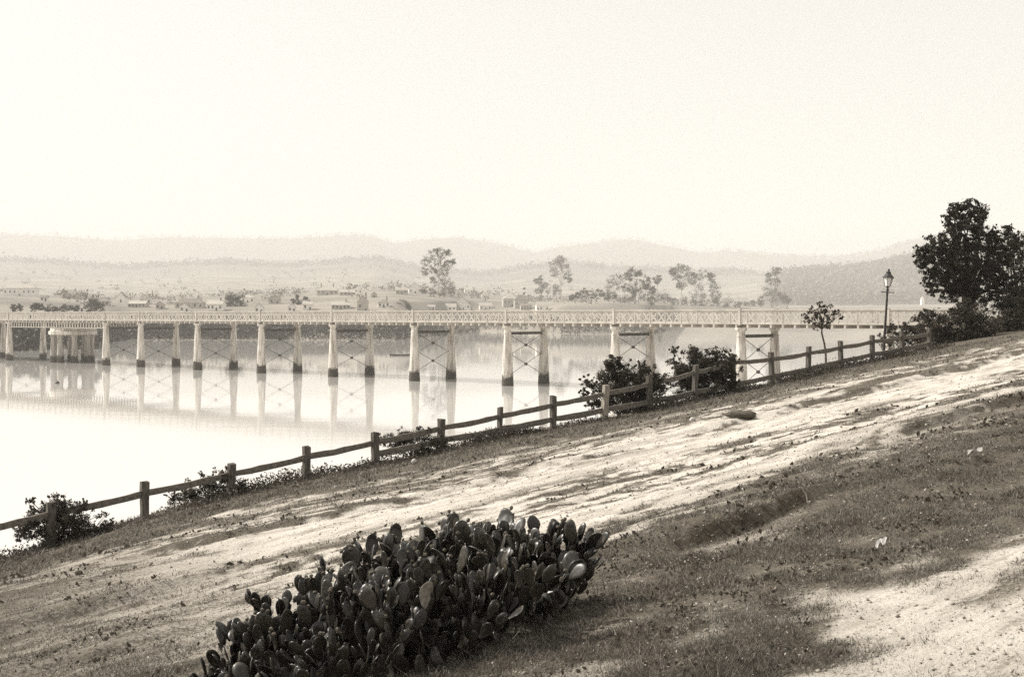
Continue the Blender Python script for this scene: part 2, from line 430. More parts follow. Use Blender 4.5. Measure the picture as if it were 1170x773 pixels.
# dead leaves and small broad-leaved weeds in the turf
def specks(n, size, zlo, zhi, thr, lo, hi):
    X, Y = scatter(n, 5.5, 50); g = grassiness(X, Y); s, t = st(X, Y)
    ok = (RNG.random(n) < g*.9) & (g > .42) & (fbm(X*1.3+thr, Y*1.3, 3) > thr) & (t < bank_edge(s)+.5)
    X, Y = X[ok], Y[ok]
    C = np.stack([X, Y, ground_z(X, Y)+RNG.uniform(zlo, zhi, len(X))], 1)
    return leaf_quads(C, RNG.uniform(.6, 1.4, len(C))*size*np.clip(Y/12, .8, 2.2), .55)
V, Fq = specks(16000, .026, .01, .06, .40, 0, 0)
tag(link('leaf_litter', np_mesh('leaf_litter', V, Fq), mat('dry_leaf', .22, .42, 20, .6, .4)), 'small pale dry leaves scattered through the turf', 'leaf litter', kind='stuff')
V, Fq = specks(60000, .05, -.01, .05, .52, 0, 0)
tag(link('turf_weeds', np_mesh('turf_weeds', V, Fq), M['leaf']), 'flat dark weeds growing in patches in the turf', 'weeds', kind='stuff')

# loose stones and crumbs of earth on the trodden ground
def crumbs(n):
    X, Y = scatter(n, 5.5, 42, 1.5); g = grassiness(X, Y); s, t = st(X, Y)
    ok = (RNG.random(n) < .25+.75*sstep(.45, .65, fbm(s*.6, t*1.6, 3))) & (g < .8) & (t < 29)
    X, Y = X[ok], Y[ok]; n = len(X)
    sz = .007*RNG.pareto(2.4, n).clip(0, 2.2)+.006*np.clip(Y/12, .8, 2.5)
    C = np.stack([X, Y, ground_z(X, Y)+sz*.25], 1)
    O = np.array([(1, 0, 0), (0, 1, 0), (-1, 0, 0), (0, -1, 0), (0, 0, .8), (0, 0, -.8)], float)
    V = O[None]*RNG.uniform(.6, 1.4, (n, 6, 1))
    a = RNG.uniform(0, 6.28, n); ca, sa = np.cos(a)[:, None], np.sin(a)[:, None]
    V = np.stack([V[..., 0]*ca-V[..., 1]*sa, V[..., 0]*sa+V[..., 1]*ca, V[..., 2]], -1)*sz[:, None, None]+C[:, None]
    T = np.array([(0, 1, 4), (1, 2, 4), (2, 3, 4), (3, 0, 4), (1, 0, 5), (2, 1, 5), (3, 2, 5), (0, 3, 5)])
    return V.reshape(-1, 3), (T[None]+6*np.arange(n)[:, None, None]).reshape(-1, 3)
V, Fq = crumbs(42000)
tag(link('gravel', np_mesh('gravel', V, Fq), mat('stones', .12, .40, 9, .9, .5)), 'loose small stones and earth crumbs on the trodden ground', 'gravel', kind='stuff')

# weeds along the bank edge below the fence
sw = RNG.uniform(-2, 62, 9000); tw = bank_edge(sw)+RNG.normal(-1.1, .6, 9000)
dens = fbm(sw*.5, sw*0+3, 3)
ok = RNG.random(9000) < sstep(.30, .62, dens)*.9+.1
sw, tw, dens = sw[ok], tw[ok], dens[ok]
X = sw*EX-tw*EY; Y = sw*EY+tw*EX
C = np.stack([X, Y, ground_z(X, Y)], 1)
reps = 5
C = np.repeat(C, reps, 0)+RNG.normal(size=(len(C)*reps, 3))*np.array([.10, .10, .06])
C[:, 2] += RNG.random(len(C))**1.6*(.30*np.repeat(sstep(.35, .75, dens), reps)+.03)
V, Fq = leaf_quads(C, RNG.uniform(.05, .12, len(C)), .5)
o = link('weeds', np_mesh('weeds', V, Fq), M['leaf']); tag(o, 'low dark weeds along the river side of the fence', 'weeds', kind='stuff')

# ------------------------------------------------------------------ water
wm, nt, b = new_mat('river_water')
b.inputs['Base Color'].default_value = sep(.58, .2)
b.inputs['IOR'].default_value = 1.33
wg = nt.nodes.new('ShaderNodeNewGeometry'); wx = nt.nodes.new('ShaderNodeSeparateXYZ'); nt.links.new(wg.outputs['Position'], wx.inputs[0])
wn = nt.nodes.new('ShaderNodeTexNoise'); wn.inputs['Scale'].default_value = .02; wn.inputs['Detail'].default_value = 4; nt.links.new(wg.outputs['Position'], wn.inputs['Vector'])
wa = nt.nodes.new('ShaderNodeMath'); wa.operation = 'MULTIPLY_ADD'; wa.inputs[1].default_value = 90; nt.links.new(wn.outputs['Fac'], wa.inputs[0]); nt.links.new(wx.outputs['Y'], wa.inputs[2])
wr = nt.nodes.new('ShaderNodeMapRange'); wr.inputs['From Min'].default_value = 150; wr.inputs['From Max'].default_value = 265; wr.inputs['To Min'].default_value = .085; wr.inputs['To Max'].default_value = .012
nt.links.new(wa.outputs[0], wr.inputs['Value']); nt.links.new(wr.outputs[0], b.inputs['Roughness'])
tc = nt.nodes.new('ShaderNodeTexCoord'); mp = nt.nodes.new('ShaderNodeMapping'); mp.inputs['Scale'].default_value = (.10, .35, 1)
nt.links.new(tc.outputs['Object'], mp.inputs['Vector'])
n = nt.nodes.new('ShaderNodeTexNoise'); n.inputs['Scale'].default_value = 1; n.inputs['Detail'].default_value = 4
nt.links.new(mp.outputs[0], n.inputs['Vector'])
bp = nt.nodes.new('ShaderNodeBump'); bp.inputs['Strength'].default_value = .035; bp.inputs['Distance'].default_value = .25
nt.links.new(n.outputs['Fac'], bp.inputs['Height']); nt.links.new(bp.outputs[0], b.inputs['Normal'])
me = np_mesh('water', np.array([(-3000, -150, 0), (3000, -150, 0), (3000, 2200, 0), (-3000, 2200, 0)]), np.array([[0, 1, 2, 3]]))
tag(link('water', me, wm), kind='structure')

# ------------------------------------------------------------------ far land
cx = np.arange(-560, 1760, 8.0)
def tab(d): 
    k = sorted(d); return np.interp(cx, k, [d[i] for i in k])
Ys = tab({-600: 420, -40: 430, 60: 480, 104: 490, 118: 600, 140: 674, 450: 674, 500: 800, 540: 1050, 600: 1000, 640: 900, 742: 900, 765: 1260, 1800: 1300})
Y2 = np.maximum(Ys+150, 800); Y3 = Y2+np.where(cx > 880, 1150, 450)
Y4 = tab({-600: 6800, 830: 6800, 900: 4600, 1800: 4600})
y2 = tab({-600: 340, 0: 342, 60: 345, 150: 350, 250: 351, 330: 349, 400: 346, 450: 345, 500: 344, 560: 346, 620: 350, 700: 346, 760: 349, 830: 351, 900: 354, 1800: 355})
y3 = tab({-600: 333, 0: 334, 100: 338, 200: 340, 300: 336, 400: 331, 450: 331, 500: 331, 560: 338, 620: 345, 700: 344, 800: 346, 880: 349, 1800: 348})
y4 = tab({-600: 296, 0: 303, 80: 307, 150: 312, 250: 306, 330: 309, 430: 303, 480: 314, 560: 320, 600: 312, 650: 306, 700: 312, 760: 315, 830: 316, 870: 318, 900: 314, 930: 310, 960: 309, 1000: 305, 1040: 297, 1080: 290, 1170: 280, 1800: 270})
y6 = tab({-600: 262, 0: 267, 30: 268, 80: 270, 140: 275, 170: 272, 240: 272, 330: 272, 370: 270, 405: 268, 430: 272, 452: 279, 480: 274, 520: 272, 560: 278, 610: 290, 640: 282, 700: 274, 725: 273, 760: 281, 800: 290, 830: 287, 880: 293, 950: 297, 1000: 291, 1040: 279, 1100: 272, 1800: 265})
zz = lambda y, Y: CAM-(y-HZ)/F*Y
prof_Y = np.stack([Ys-6, Ys+14, Ys+45, Y2, Y3, Y4, Y4+700, np.full_like(Ys, 9000), np.full_like(Ys, 10500)])
z4 = zz(y4, Y4)
prof_Z = np.stack([np.full_like(Ys, -1.5), np.full_like(Ys, 3.2), np.full_like(Ys, 6.5), zz(y2, Y2), zz(y3, Y3), z4, z4*.75, zz(y6, np.full_like(Ys, 9000)), zz(y6, np.full_like(Ys, 9000))*.5])
cu = (cx-585)/F
nper = [4, 4, 10, 10, 16, 8, 18, 6]
rowsY, rowsZ = [], []
for i, k in enumerate(nper):
    for j in range(k):
        f = j/k; g_ = f*f*(3-2*f) if i >= 4 else f
        rowsY.append(prof_Y[i]*(1-f)+prof_Y[i+1]*f); rowsZ.append(prof_Z[i]*(1-g_)+prof_Z[i+1]*g_)
rowsY.append(prof_Y[-1]); rowsZ.append(prof_Z[-1])
FY = np.array(rowsY); FZ = np.array(rowsZ); FX = FY*cu
amp = np.interp(FY, [400, 900, 2500, 9000], [.5, 1.2, 10, 36])*np.where(FZ < 4, .3, 1)
FZ = FZ+amp*(fbm(FX/np.maximum(90, FY*.09)+40, FY/np.maximum(120, FY*.12)+3, 4)-.5)
nr, nc = FY.shape
idx = np.arange(nr*nc).reshape(nr, nc)
quads = np.stack([idx[:-1, :-1], idx[:-1, 1:], idx[1:, 1:], idx[1:, :-1]], -1).reshape(-1, 4)
tme = np_mesh('terrain', np.stack([FX, FY, FZ], -1).reshape(-1, 3), quads, smooth=True)
def far_z(px, Y):
    c = int(np.clip(round((px+560)/8.0), 0, nc-1))
    return float(np.interp(Y, FY[:, c], FZ[:, c]))
tm = mat('far_fields', .13, .26, .012, .95, .5)
nt = tm.node_tree; b = nt.nodes['Principled BSDF']      # open flats by the river, forest on the ranges behind
g_ = nt.nodes.new('ShaderNodeNewGeometry'); sx = nt.nodes.new('ShaderNodeSeparateXYZ'); nt.links.new(g_.outputs['Position'], sx.inputs[0])
n_ = nt.nodes.new('ShaderNodeTexNoise'); n_.inputs['Scale'].default_value = .0022; n_.inputs['Detail'].default_value = 6; nt.links.new(g_.outputs['Position'], n_.inputs['Vector'])
ma = nt.nodes.new('ShaderNodeMath'); ma.operation = 'MULTIPLY_ADD'; ma.inputs[1].default_value = 2400; nt.links.new(n_.outputs['Fac'], ma.inputs[0]); nt.links.new(sx.outputs['Y'], ma.inputs[2])
mr = nt.nodes.new('ShaderNodeMapRange'); mr.inputs['From Min'].default_value = 4600; mr.inputs['From Max'].default_value = 6200; nt.links.new(ma.outputs[0], mr.inputs['Value'])
mx = nt.nodes.new('ShaderNodeMix'); mx.data_type = 'RGBA'; mx.inputs['B'].default_value = sep(.09, .6)
k1 = nt.nodes.new('ShaderNodeMath'); k1.operation = 'MULTIPLY_ADD'; k1.inputs[1].default_value = -.205; nt.links.new(sx.outputs['Y'], k1.inputs[0]); nt.links.new(sx.outputs['X'], k1.inputs[2])
k2 = nt.nodes.new('ShaderNodeMapRange'); k2.inputs['From Min'].default_value = -40; k2.inputs['From Max'].default_value = 60; nt.links.new(k1.outputs[0], k2.inputs['Value'])
k3 = nt.nodes.new('ShaderNodeMapRange'); k3.inputs['From Min'].default_value = 2600; k3.inputs['From Max'].default_value = 2750; nt.links.new(sx.outputs['Y'], k3.inputs['Value'])
k4 = nt.nodes.new('ShaderNodeMath'); k4.operation = 'MULTIPLY'; nt.links.new(k2.outputs[0], k4.inputs[0]); nt.links.new(k3.outputs[0], k4.inputs[1])
k5 = nt.nodes.new('ShaderNodeMath'); k5.operation = 'MAXIMUM'; nt.links.new(k4.outputs[0], k5.inputs[0]); nt.links.new(mr.outputs[0], k5.inputs[1])
nt.links.new(k5.outputs[0], mx.inputs['Factor']); nt.links.new(b.inputs['Base Color'].links[0].from_socket, mx.inputs['A']); nt.links.new(mx.outputs['Result'], b.inputs['Base Color'])
tag(link('terrain', tme, tm), kind='structure')

# woods over the hills: uncountable crowns seen as one mass
def woods_on(pxs, Yv, size, per=13):
    out = []; L = []
    for px, Y in zip(pxs, Yv):
        x = (px-585)/F*Y; z = far_z(px, Y); hgt = size*RNG.uniform(.6, 1.35)
        q = RNG.normal(size=(per, 3))*np.array([.30, .30, .26])*hgt
        out.append(np.array([x, Y, z+hgt*.5])+q); L.append(np.full(per, hgt*.34)*RNG.uniform(.6, 1.3, per))
    return np.concatenate(out), np.concatenate(L)
px = RNG.uniform(885, 1250, 3400)
C1, L1 = woods_on(px, RNG.uniform(2640, 4650, 3400), 20, 14)
px = RNG.uniform(-150, 1300, 6000)
C2, L2 = woods_on(px, RNG.uniform(5200, 7000, 6000), 26, 8)
px = RNG.uniform(-150, 1300, 3400)
C3, L3 = woods_on(px, RNG.uniform(8000, 9100, 3400), 24, 7)
px = RNG.uniform(-100, 860, 240)
C4, L4 = woods_on(px, 1500+3000*RNG.random(240), 11, 12)
V, Fq = leaf_quads(np.concatenate([C1, C2, C3, C4]), np.concatenate([L1, L2, L3, L4]), .75)
tag(link('woods', np_mesh('woods', V, Fq), M['woods']), 'hazy bush covering the hills behind the river flats', 'woods', kind='stuff')

# garden trees and brush across the river flats
n_ = 1500; px = np.where(RNG.random(n_) < .75, RNG.uniform(-120, 600, n_), RNG.uniform(600, 900, n_)); c_ = np.clip(((px+560)/8).astype(int), 0, nc-1)
Yb = Y2[c_]+10+RNG.random(n_)**1.3*900
ok = fbm(px*.035, Yb*.006, 3) > .52
ok &= ~((px > -12) & (px < 62)) & ~((px > 445) & (px < 565) & (Yb < 1150))
C, L = woods_on(px[ok], Yb[ok], 6.0, 26)
V, Fq = leaf_quads(C, L*.62, .7)
tag(link('brush', np_mesh('brush', V, Fq), M['woods']), 'low hazy brush and garden trees spread among the far houses', 'brush', kind='stuff')

# scrub along the far shore
def shore_scrub(n, x0, x1, hgt):
    px = RNG.uniform(x0, x1, n); c = np.clip(((px+560)/8).astype(int), 0, nc-1)
    d = RNG.uniform(1, 60, n); Y = Ys[c]+d
    z = np.array([far_z(a, b_) for a, b_ in zip(px, Y)])
    hh = hgt*(.45+1.1*fbm(px*.05, d*.03, 3))
    C = np.stack([(px-585)/F*Y, Y, z+hh*RNG.random(n)**1.2], 1)
    return C
C = np.concatenate([shore_scrub(12000, -120, 118, 5.0), shore_scrub(16000, 118, 330, 4.6), shore_scrub(9000, 300, 520, 2.6), shore_scrub(7000, 520, 760, 3.0)])
V, Fq = leaf_quads(C, RNG.uniform(.7, 1.9, len(C)), .7)
tag(link('undergrowth', np_mesh('undergrowth', V, Fq), M['shore']), 'dense scrub along the far shore under the bridge', 'undergrowth', kind='stuff')
# ------------------------------------------------------------------ bridge
BD = Vector((-.740, .6725, 0)); BN = Vector((.6725, .740, 0))
BP = Vector((-.815, 234.6, 0)); SPAN = 25.2; BW = 10.3
bridge = thing('bridge', BP, 'long pale iron lattice road bridge on paired round columns across the river', 'bridge', rz=math.atan2(BD.y, BD.x))
# local frame: x along the bridge towards the far bank, y to the left of it -> -BN ; columns at y = 0 and y = -BW
A0, A1 = -86.5, 275.0
SW0, SW1 = 142.8, 196.5          # the opening span
d_ = MB(); d_.box(((A0+A1)/2, -BW/2, 11.78), (A1-A0, BW-.5, .22)); d_.build('deck', M['deck'], bridge)
fb = MB()
x = A0+1
while x < A1:
    fb.box((x, -BW/2, 11.38), (.32, BW+1.1, .52)); x += 2.1
fb.build('floor_beams', M['iron'], bridge)
def lattice(y, sgn):
    m = MB(); L = A1-A0
    m.box(((A0+A1)/2, y, 13.92), (L, .34, .16)); m.box(((A0+A1)/2, y, 13.74), (L, .05, .22))
    m.box(((A0+A1)/2, y, 11.72), (L, .34, .10)); m.box(((A0+A1)/2, y, 11.90), (L, .05, .28))
    x = A0+.1; p = 1.575; k = 0
    while x+p <= A1+.01:
        m.bar((x, y+.035, 11.77), (x+p, y+.035, 13.84), .20, .03, side=(0, 0, 1))
        m.bar((x+p, y-.035, 11.77), (x, y-.035, 13.84), .20, .03, side=(0, 0, 1))
        if k % 2 == 0: m.box((x, y, 12.8), (.16, .16, 2.06))
        x += p; k += 1
    return m
lattice(.42, 1).build('lattice_girder', M['iron'], bridge)
lattice(-BW-.42, -1).build('lattice_girder', M['iron'], bridge)
# end posts above every pier
PX = [-2*SPAN-(SPAN-.05), -2*SPAN, -SPAN, 0, SPAN, 2*SPAN, 3*SPAN, 4*SPAN, 5*SPAN, SW0, SW1, SW1+25.2, SW1+50.4]
for x in PX:
    for y in (.46, -BW-.46):
        m = MB(); m.box((x, y, 12.8), (.42, .30, 2.5)); m.box((x, y, 14.12), (.52, .40, .14)); m.build('girder_post', M['iron'], bridge)
# deeper girders under the opening span
for y in (.1, -BW-.1):
    m = MB(); m.box(((SW0+SW1)/2, y, 9.72), (SW1-SW0-1.6, .45, .16))
    x = SW0+1.2
    while x < SW1-1: m.box((x, y, 10.5), (.30, .20, 1.4)); x += 1.45
    m.box(((SW0+SW1)/2, y, 11.15), (SW1-SW0-1.6, .40, .14))
    m.build('swing_girder', M['iron'], bridge)
def col_profile(top, r0, r1):
    k = (r0-r1)/(top+2)
    rad = lambda z: r0-(z+2)*k
    p = [(rad(-2)*1.0, -2), (rad(0), 0), (rad(1.9), 1.9), (rad(1.95)+.05, 1.95), (rad(2.15)+.05, 2.15), (rad(2.2), 2.2)]
    for z in (4.8, 7.4):
        p += [(rad(z), z), (rad(z)+.035, z+.02), (rad(z)+.035, z+.13), (rad(z), z+.15)]
    p += [(rad(top-1.45), top-1.45), (rad(top)+.13, top-1.4), (rad(top)+.13, top-1.22), (rad(top)+.02, top-1.18), (rad(top)+.02, top-.62),
          (rad(top)+.16, top-.52), (rad(top)+.30, top-.30), (rad(top)+.34, top-.22), (rad(top)+.34, top)]
    return p
colme = MB().lathe(col_profile(11.1, 1.22, .60), n=24).mesh('column', True); colme.materials.append(M['column'])
def make_pier(x):
    r = MB()
    r.box((0, -BW/2, 9.75), (.34, BW-1.3, .42)); r.box((0, -BW/2, 9.98), (.5, BW-1.3, .06)); r.box((0, -BW/2, 9.52), (.5, BW-1.3, .06))
    pier = r.build('pier', M['rod'], bridge); pier.location = (x, 0, 0)
    for y in (0, -BW):
        c = link('column', colme, None, pier); c.location = (0, y, 0)
    for (z0, z1) in ((5.7, 9.3), (2.1, 5.7)):
        q = MB(); i0 = -.85-.2*(z0 < 4); i1 = -BW+.85+.2*(z0 < 4)
        q.tube([(.12, i0, z0), (.12, i1, z1)], .05, 6); q.tube([(-.12, i0, z1), (-.12, i1, z0)], .05, 6)
        q.lathe([(.28, -.2), (.28, .2)], (0, 0, 0), 10)
        # turn the node plate to lie in the brace's plane
        nv = 20
        for k in range(len(q.v)-nv, len(q.v)):
            a, b_, c_ = q.v[k]; q.v[k] = (c_, -BW/2+a, (z0+z1)/2+b_)
        q.build('cross_brace', M['rod'], pier)
    return pier
proto = make_pier(PX[1])
for x in [PX[0]+.05]+PX[2:]:
    c = proto.copy(); COL.objects.link(c); c.parent = bridge; c.location = (x, 0, 0)
    for ch in proto.children:
        k = ch.copy(); COL.objects.link(k); k.parent = c
# the round pivot pier
XM = (SW0+SW1)/2
pv = MB(); pv.lathe([(6.0, 7.7), (6.35, 7.8), (6.35, 8.7), (5.9, 8.8), (5.9, 9.5)], (XM, -BW/2, 0), 36)
pivot = pv.build('pivot_pier', M['column'], bridge, True)
pcm = MB().lathe([(1.0, -2), (.95, 1.9), (1.0, 2.0), (.93, 2.2), (.72, 6.7), (.78, 6.8), (.95, 7.5), (.98, 7.7)], n=20).mesh('pivot_column', True); pcm.materials.append(M['pivot_column'])
for k in range(8):
    a = math.radians(22+45*k); c = link('column', pcm, None, pivot); c.location = (XM+5.0*math.cos(a), -BW/2+5.0*math.sin(a), 0)
for s_x in (-3.2, 3.2):
    m = MB(); m.box((XM+s_x, -BW/2, 9.95), (1.2, 7.5, .9)); m.build('bearing_block', M['stone'], pivot)
# near abutment
ab = MB(); ab.box((A0-3.0, -BW/2, 8.6), (6.2, BW+3.2, 5.9)); ab.box((A0-3.0, .9, 12.2), (6.2, 1.0, 1.4)); ab.box((A0-3.0, -BW-.9, 12.2), (6.2, 1.0, 1.4))
ab.build('abutment', M['abut'], bridge)

# ------------------------------------------------------------------ fence
FT = 31.1
fpx = [2170-1/(4.988e-4+.2525e-4*k) for k in range(-3, 17)]     # projective spacing read off the photo
ftop = {165: 550, 263: 529, 349: 510, 430: 493, 503: 478, 571: 464.5, 633: 451.5, 690: 440, 742: 429, 791: 417, 838: 405, 880: 402, 920: 396, 959: 389, 996: 382.5}
kx = sorted(ftop); 
def top_y(x):
    if x < 165: return 550+(165-x)*.214
    if x > 996: return 382.5-(x-996)*.125
    return float(np.interp(x, kx, [ftop[i] for i in kx]))
x0, y0_ = on_t(430, FT)
fence = thing('fence', (x0, y0_, float(ground_z(x0, y0_))), 'weathered post and rail timber fence running up the river bank beside the dirt track', 'fence')
fl = Vector(fence.location)
tops, bases = [], []
for i, px in enumerate(fpx):
    X_, Y_ = on_t(px, FT); tp = P(px, top_y(px), Y_); gz = float(ground_z(X_, Y_))
    tp.z = max(tp.z, gz+.8)
    tops.append(tp); bases.append(Vector((X_, Y_, gz)))
fang = math.atan2(EY, EX)
for i, (tp, bs) in enumerate(zip(tops, bases)):
    rr = random.Random(i*5+2)
    pale = abs(fpx[i]-690) < 4
    w = .20 if not 565 < fpx[i] < 577 else .13
    if pale: w = .24
    bm_ = MB(); H = tp.z-bs.z+.35; n = 6
    lean = (rr.uniform(-.05, .06), rr.uniform(-.03, .03))
    vs = []; fs = []
    for k in range(n):
        z = H*k/(n-1); wk = w*(1+rr.uniform(-.07, .07)); dk = .15*(1+rr.uniform(-.08, .08))
        ox = lean[0]*z+rr.uniform(-.008, .008); oy = lean[1]*z
        for (a, b_) in ((-1, -1), (1, -1), (1, 1), (-1, 1)):
            zt = z+(rr.uniform(-.025, .025) if k == n-1 else 0)
            lx = ox+a*wk/2; ly = oy+b_*dk/2
            vs.append((lx*math.cos(fang)-ly*math.sin(fang), lx*math.sin(fang)+ly*math.cos(fang), zt-.35))
    for k in range(n-1):
        for c in range(4): fs.append((k*4+c, k*4+(c+1) % 4, k*4+4+(c+1) % 4, k*4+4+c))
    fs.append((n*4-4, n*4-3, n*4-2, n*4-1))
    bm_.add(vs, fs)
    p = bm_.build('post', M['wood_pale'] if pale else M['wood'], fence); p.location = bs-fl
    if pale: p['label'] = 'paler stouter fence post beside the large bush'
def rail(a, b, h, thick, seed):
    rr = random.Random(seed); vs = []; fs = []; n = 9
    d = (b-a); sd = Vector((-EY, EX, 0))
    for k in range(n):
        f = k/(n-1); c = a+d*f+Vector((0, 0, -.035*math.sin(math.pi*f)+rr.uniform(-.010, .010)))
        hk = h*(1+rr.uniform(-.10, .10))*(1-.12*abs(f-.5)*2)
        for (i, j) in ((-1, -1), (1, -1), (1, 1), (-1, 1)):
            vs.append(c+sd*(i*thick/2)+Vector((0, 0, j*hk/2)))
    for k in range(n-1):
        for c in range(4): fs.append((k*4+c, k*4+(c+1) % 4, k*4+4+(c+1) % 4, k*4+4+c))
    fs += [(3, 2, 1, 0), (n*4-4, n*4-3, n*4-2, n*4-1)]
    return MB().add([v-a for v in vs], fs)
up = Vector((0, 0, 1)); e3 = Vector((EX, EY, 0)); off = Vector((EY, -EX, 0))*-.0
for i in range(len(tops)-1):
    a = tops[i]-up*.30; b = tops[i+1]-up*.30
    r = rail(a-e3*.06, b+e3*.06, .18, .06, i).build('rail', M['rail'], fence); r.location = a-e3*0-fl
    if i >= 6:
        a = bases[i]+up*.34; b = bases[i+1]+up*.34
        r = rail(a-e3*.06, b+e3*.06, .20, .06, i+60).build('rail', M['rail'], fence); r.location = a-fl

# ------------------------------------------------------------------ street lamp
LX, LY = on_t(1007.5, 33.0); LZ = float(ground_z(LX, LY))
lamp = thing('street_lamp', (LX, LY, LZ), 'slightly leaning gas street lamp with a glass lantern behind the fence', 'street lamp')
top = P(1015.6, 307, LY)
H = top.z-LZ
def lm(): return MB()
m = lm(); m.lathe([(.16, -.4), (.16, .15), (.12, .2), (.12, .75), (.085, .8), (.07, .95), (.062, 2.2), (.05, H-1.05), (.07, H-1.03), (.07, H-.97), (.045, H-.95), (.04, H-.90), (.085, H-.86)], n=14); m.build('lamp_post', M['lampiron'], lamp, True)
m = lm(); m.tube([(-.30, 0, H-1.12), (.30, 0, H-1.12)], .022, 8); m.lathe([(.0, -.035), (.034, 0), (.0, .035)], (-.30, 0, H-1.12), 8); m.lathe([(.0, -.035), (.034, 0), (.0, .035)], (.30, 0, H-1.12), 8); m.build('ladder_bar', M['lampiron'], lamp)
def hexa(prof, n=6): return MB().lathe(prof, n=n)
lant = hexa([(.10, H-.86), (.105, H-.83)]).build('lantern', M['lampiron'], lamp)
hexa([(.13, H-.83), (.225, H-.43), (.22, H-.43)]).build('glass', M['glass'], lant)
m = MB()
for k in range(6):
    a = math.pi/3*k; c, s_ = math.cos(a), math.sin(a); m.tube([(.134*c, .134*s_, H-.84), (.23*c, .23*s_, H-.42)], .011, 5)
m.build('frame', M['lampiron'], lant)
hexa([(.27, H-.43), (.275, H-.40), (.12, H-.22), (.12, H-.20), (.12, H-.14), (.05, H-.11)], 12).build('roof', M['lampiron'], lant)
MB().lathe([(.045, H-.115), (.035, H-.09), (.07, H-.05), (.055, H-.01), (.01, H+.01)], n=12).build('finial', M['lampiron'], lant, True)
# lean of the post
lamp.rotation_euler = (0, math.atan2(top.x-LX, H), 0)

# ------------------------------------------------------------------ bushes and near trees
def grow(name, label, cat, base, blobs, per, leaf, lm_, stems, bark=None, ratio=.5, sub=14, tight=.30, droop=.2, group=None, parts=('stem', 'foliage'), smooth_bend=.12):
    """base: Vector; blobs in world (x,y,z,r); stems: list of (list of points, radii) in world"""
    root = thing(name, base, label, cat, group)
    m = MB()
    for pts, rad in stems: m.tube([Vector(p)-base for p in pts], rad, 7)
    m.build(parts[0], bark or M['bark'], root, True)
    C = clump_points(blobs, per, sub, tight)
    L = RNG.uniform(.35, 1.55, len(C))*leaf
    V, Fq = leaf_quads(C-np.array(base), L, ratio, droop=droop)
    link(parts[1], np_mesh(parts[1], V, Fq), lm_, root)
    return root
def limb(a, b, r0, r1, n=5, wob=.12, seed=0):
    rr = random.Random(seed); a = Vector(a); b = Vector(b); d = b-a; pts = []; L = d.length
    for k in range(n):
        f = k/(n-1); w = math.sin(math.pi*f)*wob*L
        pts.append(a+d*f+Vector((rr.uniform(-w, w), rr.uniform(-w, w), rr.uniform(-w, w)*.4+.25*w)))
    return pts, [r0+(r1-r0)*k/(n-1) for k in range(n)]
def pxblobs(lst, Y, depth=.6, seed=1):
    """(px, py, rpx[, dy]) read off the photo -> blobs round distance Y"""
    rr = random.Random(seed); out = []
    for b in lst:
        r = b[2]/F*Y; dy = b[3] if len(b) > 3 else rr.uniform(-depth, depth)*r
        p = P(b[0], b[1], Y+dy); out.append((p.x, p.y, p.z, r))
    return out
def bush(label, px, t, blobs, per=900, dens=3.0, leaf=.10, name='bush', seed=3, lm_=None, sub=14, tight=.30, up_=.0):
    X_, Y_ = on_t(px, t); base = Vector((X_, Y_, float(ground_z(X_, Y_))-.05))
    bl = pxblobs(blobs, Y_, .6, seed)
    st_ = []; tips = []
    for (x, y, z, r) in bl:
        for j in range(7):
            d = Vector((random.gauss(0, 1), random.gauss(0, 1), abs(random.gauss(.5, .7)))).normalized(); k = random.uniform(.95, 1.6)
            c = Vector((x, y, z))+d*r*k; tips.append((c.x, c.y, c.z, r*random.uniform(.12, .26)))
            st_.append(limb((x, y, z), c, .012, .004, 4, .08, seed+j))
    for i, (x, y, z, r) in enumerate(bl):
        st_.append(limb(base+Vector((random.uniform(-.12, .12), random.uniform(-.1, .1), 0)), (x, y, z+r*.5), .028, .007, 5, .10, seed*31+i))
        for j in range(3):
            d = Vector((random.gauss(0, 1), random.gauss(0, 1), random.gauss(.5, .8))).normalized()
            st_.append(limb((x, y, z), Vector((x, y, z))+d*r*1.25, .011, .004, 4, .10, seed*77+i*5+j))
    return grow(name, label, name.replace('_', ' '), base, bl+tips, per*dens*1.8, leaf*.58, lm_ or M['leaf'], st_, sub=sub, tight=tight)
bush('dark leafy bush growing through the fence rail at the lower left edge', 62, 31.4,
     [(70, 598, 22), (52, 602, 22), (92, 600, 18), (60, 578, 13), (38, 601, 16), (105, 606, 16), (78, 586, 13), (120, 604, 10), (24, 612, 9), (35, 574, 5), (95, 577, 5), (70, 618, 22), (125, 612, 9)], per=1900, leaf=.095, seed=4)
bush('low dark bush against the second clear fence post from the left', 240, 31.6,
     [(246, 561, 16), (228, 564, 16), (262, 557, 14), (213, 568, 12), (240, 549, 10), (198, 571, 8), (258, 543, 7), (275, 563, 10)], per=2000, leaf=.09, seed=5)
bush('small twiggy bush below the rail beside a pale round stone', 472, 31.6,
     [(472, 509, 17), (456, 509, 15), (490, 509, 15), (441, 506, 10), (478, 498, 10), (464, 499, 9), (503, 509, 11)], per=1700, leaf=.085, seed=6)
bush('very low scrubby bush at the foot of the thin fence post', 592, 31.4,
     [(588, 497, 9), (603, 496, 8), (620, 496, 6), (575, 500, 6)], per=1900, leaf=.09, seed=8)
bush('very low scrubby bush on the bank edge between two fence posts', 545, 31.5,
     [(548, 506, 8), (560, 503, 7), (533, 510, 5)], per=1900, leaf=.09, seed=9)
